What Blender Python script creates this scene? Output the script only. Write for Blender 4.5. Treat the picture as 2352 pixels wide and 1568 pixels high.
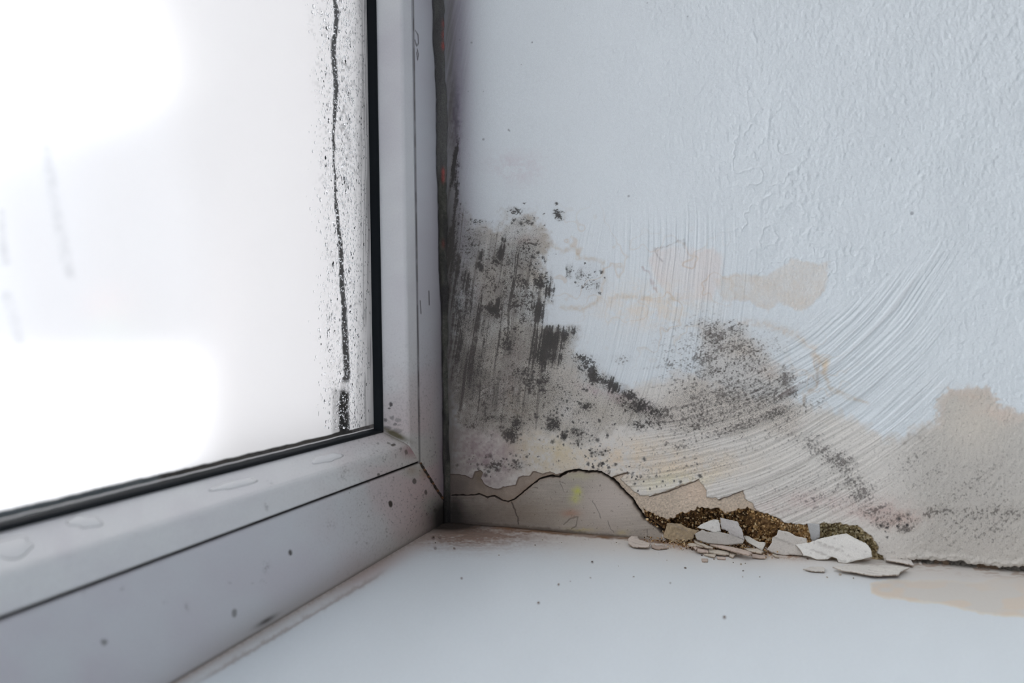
import bpy, bmesh, math, random
import numpy as np
from math import sin, cos, radians, pi
from mathutils import Vector, Matrix

random.seed(7)
for o in list(bpy.data.objects):
    bpy.data.objects.remove(o, do_unlink=True)
SC = bpy.context.scene
COL = SC.collection

# ------------------------------------------------------------------ camera
F, W, H = 1600.0, 2352, 1568
YAW, PIT, ROLL = radians(20.4), radians(-0.6), radians(0.83)
fwd = np.array([cos(YAW) * cos(PIT), sin(YAW) * cos(PIT), sin(PIT)])
r0 = np.array([sin(YAW), -cos(YAW), 0.0])
u0 = np.cross(r0, fwd)
rgt = r0 * cos(ROLL) - u0 * sin(ROLL)
upv = u0 * cos(ROLL) + r0 * sin(ROLL)


def ray(px, py):
    return fwd + (px - W / 2) / F * rgt - (py - H / 2) / F * upv


CAM = -0.40 * ray(1024.0, 1198.0)          # the corner of frame, wall and sill is the world origin
cd = bpy.data.cameras.new('camera')
cam = bpy.data.objects.new('camera', cd)
COL.objects.link(cam)
cam.matrix_world = Matrix(((rgt[0], upv[0], -fwd[0], CAM[0]),
                           (rgt[1], upv[1], -fwd[1], CAM[1]),
                           (rgt[2], upv[2], -fwd[2], CAM[2]), (0, 0, 0, 1)))
cd.sensor_width = 36.0
cd.lens = F / W * 36.0
cd.clip_start = 0.005
cd.clip_end = 500
cd.dof.use_dof = True
cd.dof.focus_distance = 0.37
cd.dof.aperture_fstop = 9.0
SC.camera = cam

# ------------------------------------------------------------------ world and light
HORIZON, GLOW, ROOM = 1.70, 5.7, 0.18
wd = bpy.data.worlds.new('daylight')
SC.world = wd
wd.use_nodes = True
nt = wd.node_tree
nt.nodes.clear()


def wn(kind, **kw):
    n_ = nt.nodes.new(kind)
    for k_, v_ in kw.items():
        setattr(n_, k_, v_)
    return n_


def wmath(op, a_, b_, clamp=False):
    n_ = wn('ShaderNodeMath', operation=op, use_clamp=clamp)
    for i_, q_ in enumerate((a_, b_)):
        if isinstance(q_, (int, float)):
            n_.inputs[i_].default_value = q_
        else:
            nt.links.new(q_, n_.inputs[i_])
    return n_.outputs[0]


def wdot(v_):
    n_ = wn('ShaderNodeVectorMath', operation='DOT_PRODUCT')
    nt.links.new(tc.outputs['Generated'], n_.inputs[0])
    n_.inputs[1].default_value = v_
    return n_.outputs['Value']


def wscale(c_, f_):
    n_ = wn('ShaderNodeVectorMath', operation='SCALE')
    n_.inputs[0].default_value = c_
    nt.links.new(f_, n_.inputs['Scale'])
    return n_.outputs[0]


wo = wn('ShaderNodeOutputWorld')
wb = wn('ShaderNodeBackground')
tc = wn('ShaderNodeTexCoord')
# overcast sky, brightest in a high glow lobe added to light wall and sill
g_ = wmath('POWER', wmath('MAXIMUM', wdot((0.12, 0.48, 0.87)), 0.0), 1.6)
sky_ = wscale((0.970, 0.990, 1.015), wmath('ADD', wmath('MULTIPLY', g_, GLOW), HORIZON))
# dim room side, plus a high fill lobe added to brighten frame and wall
room_fill_ = wmath('ADD', wmath('MULTIPLY', wmath('POWER', wmath('MAXIMUM', wdot((-0.70, 0.08, 0.71)), 0.0), 2.2), 4.3), 0.16)
room_ = wscale((0.94 * ROOM, 0.97 * ROOM, 1.07 * ROOM), wmath('MAXIMUM', room_fill_, 0.1))
sx = wn('ShaderNodeSeparateXYZ')
nt.links.new(tc.outputs['Generated'], sx.inputs[0])
mr = wn('ShaderNodeMapRange')
mr.inputs[1].default_value = -0.08
mr.inputs[2].default_value = 0.08
nt.links.new(sx.outputs[1], mr.inputs[0])
mx = wn('ShaderNodeMix', data_type='VECTOR')
nt.links.new(mr.outputs[0], mx.inputs[0])
nt.links.new(room_, mx.inputs[4])
nt.links.new(sky_, mx.inputs[5])
nt.links.new(mx.outputs[1], wb.inputs[0])
nt.links.new(wb.outputs[0], wo.inputs[0])
try:
    wd.cycles.sampling_method = 'MANUAL'
    wd.cycles.sample_map_resolution = 256
except Exception:
    pass
SC.view_settings.view_transform = 'Standard'
SC.view_settings.look = 'None'
SC.view_settings.exposure = 0.0
SC.view_settings.gamma = 1.0
SC.view_settings.use_curve_mapping = False
SC.cycles.transparent_max_bounces = 16
SC.cycles.max_bounces = 14
SC.cycles.transmission_bounces = 10
SC.cycles.diffuse_bounces = 6

# ------------------------------------------------------------------ helpers


def project(p):
    d = p - CAM
    z = np.maximum(d @ fwd, 1e-3)
    return W / 2 + F * (d @ rgt) / z, H / 2 - F * (d @ upv) / z


def hit(px, py, axis, val):
    d = ray(px, py)
    return CAM + (val - CAM[axis]) / d[axis] * d


def lin(c):
    c = np.asarray(c, float) / 255.0
    return np.where(c <= 0.04045, c / 12.92, ((c + 0.055) / 1.055) ** 2.4)


KW = np.array([.805, .852, .872]) / lin((188, 195, 203))


def A(r, g, b, k=1.0):
    """albedo of a surface that reads r,g,b where clean white paint reads 188,195,203"""
    return np.clip(lin((r, g, b)) * KW * k, 0.002, 0.9)


def h2(ix, iy, seed):
    n = (ix * 374761393 + iy * 668265263 + seed * 1274126177) & 0xffffffff
    n = ((n ^ (n >> 13)) * 1274126177) & 0xffffffff
    n = n ^ (n >> 16)
    return (n & 0xffff).astype(np.float32) / 32768.0 - 1.0


def vn(x, y, seed=0):
    fx = np.floor(x)
    fy = np.floor(y)
    ix = fx.astype(np.int64)
    iy = fy.astype(np.int64)
    tx = (x - fx).astype(np.float32)
    ty = (y - fy).astype(np.float32)
    tx = tx * tx * (3 - 2 * tx)
    ty = ty * ty * (3 - 2 * ty)
    a = h2(ix, iy, seed)
    b = h2(ix + 1, iy, seed)
    c = h2(ix, iy + 1, seed)
    d = h2(ix + 1, iy + 1, seed)
    return (a + (b - a) * tx) * (1 - ty) + (c + (d - c) * tx) * ty


def fbm(x, y, sc, octv=3, seed=0, g=0.5):
    s = 0
    a = 1.0
    t = 0
    for k in range(octv):
        s = s + a * vn(x / sc + 17.3 * k, y / sc - 9.1 * k, seed + k * 31)
        t += a
        a *= g
        sc *= 0.5
    return s / t * 1.25


def sst(a, b, x):
    t = np.clip((x - a) / (b - a), 0, 1)
    return t * t * (3 - 2 * t)


def seg_dist(X, Y, pts, closed=False):
    """distance to a polyline, arc position (in points) and, if closed, sign inside < 0"""
    pts = np.asarray(pts, float)
    n = len(pts)
    best = np.full(X.shape, 1e9)
    pos = np.zeros(X.shape)
    inside = np.zeros(X.shape, bool)
    for i in range(n if closed else n - 1):
        ax, ay = pts[i]
        bx, by = pts[(i + 1) % n]
        dx, dy = bx - ax, by - ay
        t = np.clip(((X - ax) * dx + (Y - ay) * dy) / (dx * dx + dy * dy + 1e-9), 0, 1)
        d = (X - ax - t * dx) ** 2 + (Y - ay - t * dy) ** 2
        m = d < best
        best = np.where(m, d, best)
        pos = np.where(m, i + t, pos)
        if closed and ay != by:
            c = ((ay > Y) != (by > Y)) & (X < (bx - ax) * (Y - ay) / (by - ay) + ax)
            inside ^= c
    best = np.sqrt(best)
    if closed:
        best = np.where(inside, -best, best)
    return best, pos


def poly(X, Y, pts, far=60.0):
    """signed distance to a polygon, worked out only near it"""
    p = np.asarray(pts, float)
    out = np.full(X.shape, far)
    m = (X > p[:, 0].min() - far) & (X < p[:, 0].max() + far) & (Y > p[:, 1].min() - far) & (Y < p[:, 1].max() + far)
    if m.any():
        out[m] = seg_dist(X[m], Y[m], pts, True)[0]
    return out


def line(X, Y, pts, far=40.0):
    p = np.asarray(pts, float)
    out = np.full(X.shape, far)
    pos = np.zeros(X.shape)
    m = (X > p[:, 0].min() - far) & (X < p[:, 0].max() + far) & (Y > p[:, 1].min() - far) & (Y < p[:, 1].max() + far)
    if m.any():
        out[m], pos[m] = seg_dist(X[m], Y[m], pts)
    return out, pos


def blob(X, Y, x, y, rx, ry, ang=0.0):
    a = radians(ang)
    dx, dy = X - x, Y - y
    u = (dx * cos(a) + dy * sin(a)) / rx
    v = (-dx * sin(a) + dy * cos(a)) / ry
    return np.exp(-(u * u + v * v))


def mix(col, c, m):
    return col + (np.asarray(c)[None, :] - col) * np.clip(m, 0, 1)[:, None]


# ---- mesh building
def link(o, parent=None):
    COL.objects.link(o)
    if parent is not None:
        o.parent = parent
        o.matrix_parent_inverse = parent.matrix_world.inverted()
    return o


def tag(o, label=None, cat=None, group=None, kind=None):
    if label:
        o['label'] = label
    if cat:
        o['category'] = cat
    if group:
        o['group'] = group
    if kind:
        o['kind'] = kind
    return o


def empty(name, loc, **kw):
    o = bpy.data.objects.new(name, None)
    o.location = loc
    o.empty_display_size = 0.01
    link(o)
    bpy.context.view_layer.update()
    return tag(o, **kw)


def grid_mesh(name, V, col, mat, parent=None, smooth=True, flip=False, extra=None):
    """V: (n, m, 3) points"""
    n, m = V.shape[:2]
    me = bpy.data.meshes.new(name)
    me.vertices.add(n * m)
    me.vertices.foreach_set('co', V.reshape(-1).astype(np.float32))
    i = np.arange(n * m).reshape(n, m)
    q = np.stack([i[:-1, :-1], i[:-1, 1:], i[1:, 1:], i[1:, :-1]], -1).reshape(-1, 4)
    if flip:
        q = q[:, ::-1]
    nq = len(q)
    me.loops.add(nq * 4)
    me.loops.foreach_set('vertex_index', q.reshape(-1).astype(np.int32))
    me.polygons.add(nq)
    me.polygons.foreach_set('loop_start', (np.arange(nq) * 4).astype(np.int32))
    me.polygons.foreach_set('loop_total', np.full(nq, 4, np.int32))
    me.polygons.foreach_set('use_smooth', np.full(nq, smooth))
    me.update(calc_edges=True)
    if col is not None:
        at = me.color_attributes.new('Col', 'FLOAT_COLOR', 'POINT')
        c4 = np.ones((n * m, 4), np.float32)
        c4[:, :3] = col.reshape(-1, 3)
        at.data.foreach_set('color', c4.reshape(-1))
    for k, v in (extra or {}).items():
        at = me.attributes.new(k, 'FLOAT', 'POINT')
        at.data.foreach_set('value', v.reshape(-1).astype(np.float32))
    me.materials.append(mat)
    o = bpy.data.objects.new(name, me)
    return link(o, parent)


def raw_mesh(name, verts, faces, mat, parent=None, smooth=False, col=None):
    me = bpy.data.meshes.new(name)
    me.from_pydata([tuple(v) for v in verts], [], [tuple(f) for f in faces])
    if mat is M_water:
        bm = bmesh.new()
        bm.from_mesh(me)
        bmesh.ops.recalc_face_normals(bm, faces=bm.faces)
        bm.to_mesh(me)
        bm.free()
    me.update()
    if smooth:
        me.polygons.foreach_set('use_smooth', np.full(len(me.polygons), True))
    if col is not None:
        at = me.color_attributes.new('Col', 'FLOAT_COLOR', 'POINT')
        c4 = np.ones((len(verts), 4), np.float32)
        c4[:, :3] = np.asarray(col)
        at.data.foreach_set('color', c4.reshape(-1))
    me.materials.append(mat)
    o = bpy.data.objects.new(name, me)
    return link(o, parent)


def box(name, a, b, mat, parent=None, col=None):
    x0, y0, z0 = a
    x1, y1, z1 = b
    v = [(x0, y0, z0), (x1, y0, z0), (x1, y1, z0), (x0, y1, z0), (x0, y0, z1), (x1, y0, z1), (x1, y1, z1), (x0, y1, z1)]
    f = [(3, 2, 1, 0), (4, 5, 6, 7), (0, 1, 5, 4), (1, 2, 6, 5), (2, 3, 7, 6), (3, 0, 4, 7)]
    return raw_mesh(name, v, f, mat, parent, col=None if col is None else np.tile(col, (8, 1)))


# ---- materials
def material(name, color=None, rough=0.6, attr=False, spec=0.3, bump=0.0, bscale=2500.0, metal=0.0, mottle=0.0):
    m = bpy.data.materials.new(name)
    m.use_nodes = True
    t = m.node_tree
    b = t.nodes['Principled BSDF']
    b.inputs['Roughness'].default_value = rough
    b.inputs['Specular IOR Level'].default_value = spec
    b.inputs['Metallic'].default_value = metal
    src = None
    if attr:
        a = t.nodes.new('ShaderNodeVertexColor')
        a.layer_name = 'Col'
        src = a.outputs[0]
    else:
        b.inputs['Base Color'].default_value = (*color, 1)
        rgb = t.nodes.new('ShaderNodeRGB')
        rgb.outputs[0].default_value = (*color, 1)
        src = rgb.outputs[0]
    tcn = t.nodes.new('ShaderNodeTexCoord')
    nz = t.nodes.new('ShaderNodeTexNoise')
    nz.inputs['Scale'].default_value = bscale
    nz.inputs['Detail'].default_value = 3
    t.links.new(tcn.outputs['Object'], nz.inputs['Vector'])
    if mottle > 0:
        mrn = t.nodes.new('ShaderNodeMapRange')
        mrn.inputs[1].default_value = 0.25
        mrn.inputs[2].default_value = 0.75
        mrn.inputs[3].default_value = 1 - mottle
        mrn.inputs[4].default_value = 1 + mottle
        t.links.new(nz.outputs[0], mrn.inputs[0])
        vm = t.nodes.new('ShaderNodeVectorMath')
        vm.operation = 'SCALE'
        t.links.new(src, vm.inputs[0])
        t.links.new(mrn.outputs[0], vm.inputs['Scale'])
        src = vm.outputs[0]
    t.links.new(src, b.inputs['Base Color'])
    if bump > 0:
        bp = t.nodes.new('ShaderNodeBump')
        bp.inputs['Strength'].default_value = 1.0
        bp.inputs['Distance'].default_value = bump
        t.links.new(nz.outputs[0], bp.inputs['Height'])
        t.links.new(bp.outputs[0], b.inputs['Normal'])
    return m


M_wall = material('wall_paint', attr=True, rough=0.62, spec=0.25, bump=0.00012, bscale=1800, mottle=0.05)


def pepper(m):
    """fine mould pepper, as dense as the surface's own mould attribute says"""
    t = m.node_tree
    b = t.nodes['Principled BSDF']
    src = b.inputs['Base Color'].links[0].from_socket
    at = t.nodes.new('ShaderNodeAttribute')
    at.attribute_name = 'mould'
    tcn = t.nodes.new('ShaderNodeTexCoord')
    nz = t.nodes.new('ShaderNodeTexNoise')
    nz.inputs['Scale'].default_value = 2600
    nz.inputs['Detail'].default_value = 2
    t.links.new(tcn.outputs['Object'], nz.inputs['Vector'])
    ad = t.nodes.new('ShaderNodeMath')
    ad.operation = 'MULTIPLY_ADD'
    ad.inputs[1].default_value = .22
    t.links.new(at.outputs['Fac'], ad.inputs[0])
    t.links.new(nz.outputs[0], ad.inputs[2])
    mr_ = t.nodes.new('ShaderNodeMapRange')
    mr_.inputs[1].default_value = .60
    mr_.inputs[2].default_value = .74
    t.links.new(ad.outputs[0], mr_.inputs[0])
    mm = t.nodes.new('ShaderNodeMath')
    mm.operation = 'MULTIPLY'
    t.links.new(mr_.outputs[0], mm.inputs[0])
    t.links.new(at.outputs['Fac'], mm.inputs[1])
    mx_ = t.nodes.new('ShaderNodeMix')
    mx_.data_type = 'RGBA'
    t.links.new(mm.outputs[0], mx_.inputs[0])
    t.links.new(src, mx_.inputs[6])
    mx_.inputs[7].default_value = (.07, .065, .06, 1)
    t.links.new(mx_.outputs[2], b.inputs['Base Color'])


pepper(M_wall)
M_sill = material('sill_paint', attr=True, rough=0.42, spec=0.4, bump=0.00002, bscale=900, mottle=0.02)
M_pvc = material('dirty_white_plastic', attr=True, rough=0.38, spec=0.4, bump=0.000012, bscale=1500, mottle=0.03)
M_gasket = material('black_rubber', color=(0.004, 0.007, 0.010), rough=0.55, spec=0.25, bump=0.00006, bscale=1200)
M_seal = material('dirty_sealant', attr=True, rough=0.7, bump=0.0002, bscale=1500, mottle=0.25)
M_alu = material('spacer_aluminium', color=(0.80, 0.84, 0.88), rough=0.35, spec=0.5, metal=0.35, bump=0.00001)
M_chip = material('chip_paint', attr=True, rough=0.6, spec=0.2, bump=0.00012, bscale=2200, mottle=0.10)
M_grain = material('plaster_grain', attr=True, rough=0.85, spec=0.15, bump=0.0001, bscale=3000, mottle=0.15)
M_plain = material('outer_plaster', color=(0.62, 0.53, 0.50), rough=0.9, bump=0.001, bscale=60, mottle=0.03)
M_snow = material('snowy_ground', color=(0.86, 0.87, 0.88), rough=0.9, bump=0.02, bscale=2, mottle=0.03)
M_back = material('plain_room_wall', color=(0.62, 0.65, 0.69), rough=0.8, bump=0.0003, bscale=300)


def glass_clear():
    m = bpy.data.materials.new('clear_glass')
    m.use_nodes = True
    t = m.node_tree
    t.nodes.clear()
    o = t.nodes.new('ShaderNodeOutputMaterial')
    tr = t.nodes.new('ShaderNodeBsdfTransparent')
    tr.inputs[0].default_value = (0.984, 0.984, 0.984, 1)
    gl = t.nodes.new('ShaderNodeBsdfGlossy')
    gl.inputs['Roughness'].default_value = 0.02
    fr = t.nodes.new('ShaderNodeFresnel')
    fr.inputs[0].default_value = 1.45
    ms = t.nodes.new('ShaderNodeMixShader')
    t.links.new(fr.outputs[0], ms.inputs[0])
    t.links.new(tr.outputs[0], ms.inputs[1])
    t.links.new(gl.outputs[0], ms.inputs[2])
    t.links.new(ms.outputs[0], o.inputs[0])
    return m


def fog_glass():
    m = bpy.data.materials.new('condensation_fog')
    m.use_nodes = True
    t = m.node_tree
    t.nodes.clear()
    o = t.nodes.new('ShaderNodeOutputMaterial')
    at = t.nodes.new('ShaderNodeAttribute')
    at.attribute_name = 'fog'
    vc = t.nodes.new('ShaderNodeVertexColor')
    vc.layer_name = 'Col'
    tr = t.nodes.new('ShaderNodeBsdfTransparent')
    tl = t.nodes.new('ShaderNodeBsdfTranslucent')
    rf = t.nodes.new('ShaderNodeBsdfRefraction')
    rf.inputs['IOR'].default_value = 1.06
    rf.inputs['Roughness'].default_value = 0.6
    t.links.new(vc.outputs[0], tl.inputs[0])
    t.links.new(vc.outputs[0], rf.inputs[0])
    m1 = t.nodes.new('ShaderNodeMixShader')
    m1.inputs[0].default_value = 0.42
    t.links.new(tl.outputs[0], m1.inputs[1])
    t.links.new(rf.outputs[0], m1.inputs[2])
    m2 = t.nodes.new('ShaderNodeMixShader')
    t.links.new(at.outputs['Fac'], m2.inputs[0])
    t.links.new(tr.outputs[0], m2.inputs[1])
    t.links.new(m1.outputs[0], m2.inputs[2])
    t.links.new(m2.outputs[0], o.inputs[0])
    return m


def water_mat():
    m = bpy.data.materials.new('water')
    m.use_nodes = True
    b = m.node_tree.nodes['Principled BSDF']
    b.inputs['Base Color'].default_value = (0.97, 0.985, 1, 1)
    b.inputs['Roughness'].default_value = 0.03
    b.inputs['IOR'].default_value = 1.33
    b.inputs['Transmission Weight'].default_value = 1.0
    return m


M_puddle = material('water_film_on_plastic', color=tuple(A(200, 205, 212)), rough=.06, spec=.6)
M_glass, M_fog, M_water = glass_clear(), fog_glass(), water_mat()


def spaced(stops):
    """[(value, step), ...] -> non uniform coordinates; each step holds up to the next value"""
    out = []
    for (a, s), (b, _) in zip(stops[:-1], stops[1:]):
        k = max(1, int(round(abs(b - a) / s)))
        out += list(np.linspace(a, b, k, endpoint=False))
    out.append(stops[-1][0])
    return np.array(out)


# ================================================================== the damp reveal wall (plane x = 0)
CRACK = [(1038, 1138), (1080, 1138), (1100, 1135), (1120, 1142), (1136, 1139), (1150, 1150), (1165, 1153), (1180, 1147), (1200, 1130), (1218, 1116), (1238, 1100),
         (1262, 1093), (1283, 1096), (1300, 1084), (1328, 1080), (1352, 1084), (1380, 1084), (1392, 1092), (1412, 1104), (1432, 1128), (1452, 1148), (1468, 1172), (1480, 1190), (1500, 1205), (1520, 1222)]
PEEL = [(1034, 1088), (1050, 1090), (1068, 1092), (1084, 1100), (1092, 1084), (1102, 1079), (1108, 1084), (1104, 1098), (1110, 1110), (1125, 1120), (1146, 1124), (1156, 1118), (1184, 1114),
        (1192, 1096), (1202, 1093), (1214, 1094), (1222, 1084), (1232, 1084), (1246, 1090), (1262, 1083), (1276, 1090)]
SAND = [(1403, 1097), (1440, 1086), (1424, 1100), (1450, 1124), (1468, 1138), (1492, 1140), (1520, 1132), (1560, 1116), (1604, 1102), (1612, 1112), (1622, 1126), (1622, 1141), (1642, 1142), (1651, 1148),
        (1680, 1138), (1706, 1127), (1712, 1146), (1728, 1156), (1733, 1170), (1760, 1180), (1792, 1192), (1812, 1212), (1800, 1240), (1770, 1262), (1690, 1268), (1520, 1222), (1478, 1188), (1440, 1136)]
CAV = [(1474, 1166), (1490, 1176), (1512, 1186), (1535, 1192), (1556, 1180), (1580, 1176), (1604, 1166), (1630, 1170), (1652, 1170), (1668, 1180), (1692, 1172), (1716, 1166), (1736, 1176), (1760, 1178),
       (1786, 1190), (1806, 1206), (1802, 1232), (1786, 1248), (1776, 1272), (1700, 1280), (1600, 1268), (1530, 1240), (1518, 1224), (1500, 1206), (1484, 1192)]
CAV2 = [(1802, 1200), (1828, 1203), (1856, 1205), (1864, 1232), (1864, 1262), (1830, 1250), (1800, 1235)]
CAV3 = [(1880, 1206), (1894, 1202), (1930, 1202), (1968, 1206), (1985, 1220), (2000, 1230), (2012, 1244), (2018, 1256), (2016, 1272), (2030, 1276), (2032, 1290), (1960, 1296), (1880, 1260)]
Z_MOLD = [(1030, 440), (1090, 500), (1140, 505), (1170, 475), (1225, 480), (1250, 520), (1268, 555), (1262, 600), (1272, 650), (1268, 690), (1248, 720), (1262, 745), (1330, 745), (1328, 790), (1352, 822),
          (1392, 862), (1440, 895), (1492, 925), (1500, 960), (1450, 990), (1400, 1000), (1330, 1030), (1230, 1000), (1180, 1020), (1030, 990)]
Z_MOLD2 = [(1590, 745), (1640, 742), (1712, 742), (1740, 770), (1775, 800), (1800, 830), (1838, 845), (1842, 885), (1850, 960), (1830, 1010), (1740, 1010), (1600, 1000), (1500, 990), (1470, 960), (1540, 900),
           (1585, 860), (1600, 800)]
Z_WARM = [(1030, 700), (1250, 800), (1400, 900), (1560, 850), (1660, 880), (1900, 930), (2000, 970), (2070, 1000), (2120, 972), (2150, 960), (2148, 910), (2180, 890), (2230, 884), (2265, 880), (2292, 905), (2298, 930),
          (2330, 938), (2420, 960), (2600, 1010), (2760, 1120), (2900, 1240), (2960, 1400), (1030, 1400)]
Z_TAN = [(1640, 640), (1700, 632), (1760, 632), (1800, 612), (1818, 596), (1850, 602), (1880, 606), (1906, 598), (1908, 640), (1895, 672), (1868, 700), (1845, 716), (1812, 705), (1790, 692), (1766, 716), (1725, 690), (1660, 690)]
Z_TAN2 = [(1500, 570), (1540, 555), (1570, 552), (1600, 565), (1640, 562), (1668, 590), (1664, 650), (1640, 700), (1560, 690), (1500, 640), (1490, 600)]
GAP = [(2070, 1285), (2110, 1287), (2160, 1290), (2200, 1288), (2240, 1298), (2300, 1302), (2352, 1302), (2420, 1308), (2600, 1330), (2760, 1351), (2600, 1343), (2352, 1330), (2250, 1318), (2140, 1300)]


def paint_wall(X, Y):
    n = X.shape[0]
    wx = fbm(X, Y, 70, 3, 11) * 16
    wy = fbm(X, Y, 70, 3, 12) * 16
    fx = fbm(X, Y, 9, 2, 13)
    fy = fbm(X, Y, 9, 2, 14)
    Xw, Yw = X + wx + 4 * fx, Y + wy + 4 * fy
    Xf, Yf = X + 3.0 * fx + wx * .06, Y + 3.0 * fy + wy * .06
    Xe, Ye = X + 1.5 * fx, Y + 1.5 * fy
    # brush stroke coordinates: two families of circular sweeps
    sA = np.hypot(X - 380, Y - 540) + 5 * fbm(X, Y, 140, 2, 20)
    tA = np.arctan2(Y - 540, X - 380) * 800
    sB = np.hypot(X - 1360, Y - 90) + 6 * fbm(X, Y, 160, 2, 21)
    tB = np.arctan2(Y - 90, X - 1360) * 1000
    sL = X + .17 * (Y - 500) - .00006 * (Y - 500) ** 2 + 5 * fbm(X, Y, 140, 2, 20)
    lb = sst(1290, 1400, X + .25 * (Y - 700))
    stL = vn(sL / 4.2, Y / 130, 22) * .6 + vn(sL / 2.2, Y / 50, 23) * .4 + vn(sL / 11, Y / 180, 24) * .35
    stR = vn(sA / 4.2, tA / 130, 28) * .6 + vn(sA / 2.2, tA / 60, 29) * .4 + vn(sA / 11, tA / 200, 30) * .35
    stA = stL * (1 - lb) + stR * lb
    stB = vn(sB / 5.0, tB / 170, 25) * .6 + vn(sB / 2.6, tB / 80, 26) * .4 + vn(sB / 13, tB / 240, 27) * .55
    # where each family shows
    a_zone = sst(440, 560, Yw) * (1 - sst(1690, 1760, Xw)) * (1 - sst(1010, 1080, Yw + (Xw - 1200) * .15))
    lim = 1010 + (X - 1450) * -0.62
    b_zone = sst(-40, 40, Yw - lim) * sst(1380, 1460, Xw) * (1 - sst(1960, 2160, Xw + (Yw - 900) * .3)) * (1 - sst(1190, 1260, Yw))
    b_zone = np.maximum(b_zone, sst(-60, 60, Yw - (1420 - .37 * X)) * sst(1780, 1900, Xw) * (1 - sst(2060, 2240, Xw)) * sst(640, 760, Yw) * (1 - sst(1000, 1100, Yw)) * .7)
    a_zone = a_zone * (1 - b_zone)
    orange = vn(X / 9, Y / 12, 31) * .6 + vn(X / 4.5, Y / 6, 32) * .4
    fine = vn(X / 3.2, Y / 3.2, 33)
    rough = .25 + .75 * sst(1250, 1950, X + (700 - Y) * .25)
    rough = rough * (1 - .8 * b_zone) * (1 - .6 * a_zone)
    right_low = sst(2000, 2200, X) * sst(900, 1000, Y)
    h = (orange * .7 + .3 * vn(X / 6, Y / 9, 38)) * .29 * rough + fine * .03 * (.4 + rough)
    h += fbm(X, Y, 120, 2, 34) * .35
    # wrinkled paint
    wr = blob(X, Y, 1760, 420, 130, 150) + .8 * blob(X, Y, 1790, 520, 120, 70) + .6 * blob(X, Y, 1690, 330, 90, 90) + .7 * blob(X, Y, 1950, 620, 70, 90)
    rid = 1 - np.abs(fbm(X, Y, 34, 3, 35)) * 3.2
    h += np.clip(rid, 0, 1) ** 2 * .36 * np.clip(wr, 0, 1)
    rid2 = 1 - np.abs(fbm(X, Y * .45, 60, 3, 36)) * 7
    h += np.clip(rid2, 0, 1) ** 2 * .10 * sst(1250, 1500, X) * (1 - sst(620, 760, Y)) * sst(0.0, .5, fbm(X, Y, 160, 1, 37))
    h += stA * .30 * a_zone * (.35 + .65 * sst(1280, 1420, X)) + stB * .52 * b_zone
    # isolated drips, bumps
    for (x, y, rx, ry, an, k) in [(1765, 290, 4, 45, 5, .35), (1733, 85, 4, 12, -20, .5), (1960, 640, 14, 12, 0, .35), (1985, 600, 10, 14, 0, .3), (1975, 660, 10, 8, 0, .3), (2000, 625, 8, 8, 0, .25),
                                  (1875, 402, 5, 5, 0, .4), (2045, 368, 4, 4, 0, .35), (2115, 408, 5, 6, 0, .35), (2120, 404, 4, 4, 0, .3), (2045, 366, 3, 3, 0, .4), (1957, 820, 6, 4, -30, .45),
                                  (2280, 1110, 5, 10, 30, .5), (1750, 650, 6, 6, 0, .3), (1690, 165, 3, 22, 8, .2), (2330, 180, 5, 20, 35, .3), (1280, 495, 10, 10, 0, .2)]:
        h += blob(X, Y, x, y, rx, ry, an) * k
    for k in range(90):
        x, y = random.uniform(1250, 2350), random.uniform(0, 900)
        m = (np.abs(X - x) < 30) & (np.abs(Y - y) < 30)
        h[m] += blob(X[m], Y[m], x, y, random.uniform(2, 4), random.uniform(3, 13), random.uniform(-40, 40)) * random.uniform(.08, .2)

    # ---------------- colour
    col = np.tile(A(188, 195, 203), (n, 1))
    big = fbm(X, Y, 220, 3, 40)
    col *= (1 + .02 * big + .015 * fine)[:, None]
    spk = vn(X / 2.3, Y / 2.3, 41)
    spk2 = vn(X / 3.6, Y / 3.6, 42)
    spk3 = vn(X / 6.5, Y / 6.5, 43)
    # warm grey damp paint below
    dW = poly(Xw * .5 + X * .5 + 9 * spk3, Yw * .5 + Y * .5 + 9 * vn(X / 12, Y / 12, 48), Z_WARM)
    warm = 1 - sst(-30, 6, dW)
    wk = .5 + .5 * fbm(X, Y, 60, 3, 44)
    s_n = fbm(X, Y, 30, 3, 47)
    col = mix(col, A(186, 183, 181), warm * .9)
    col = mix(col, A(164, 162, 160), warm * sst(2000, 2160, X) * .9)
    col = mix(col, A(174, 166, 161), (sst(-30, -16, dW) * (1 - sst(-8, 4, dW))) * (.15 + .6 * sst(2120, 2180, X)) * (1 - sst(1340, 1400, Y)))
    col = mix(col, A(178, 172, 165), blob(X, Y, 2240, 960, 90, 80) * .7 * warm)
    # tan stains with their own outline
    d = poly(Xf + wx * .3, Yf + wy * .3, Z_TAN)
    tn = 1 - sst(-10, 3, d)
    col = mix(col, A(184, 179, 175), tn * (.5 + .3 * wk + .22 * s_n + .1 * spk2))
    col = mix(col, A(172, 160, 150), tn * sst(-9, -3, d) * .25)
    d = poly(Xf + wx * .5, Yf + wy * .5, Z_TAN2)
    tn2 = 1 - sst(-14, 4, d)
    col = mix(col, A(192, 184, 184), tn2 * (.25 + .5 * wk))
    tide = np.exp(-(fbm(X, Y, 55, 3, 45) / .05) ** 2)
    tz = blob(X, Y, 1560, 640, 120, 80) + blob(X, Y, 1330, 600, 90, 90) + .7 * blob(X, Y, 1880, 860, 70, 80) + .6 * blob(X, Y, 1500, 760, 120, 60)
    col = mix(col, A(168, 146, 120), tide * np.clip(tz, 0, 1) * .45)
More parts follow.
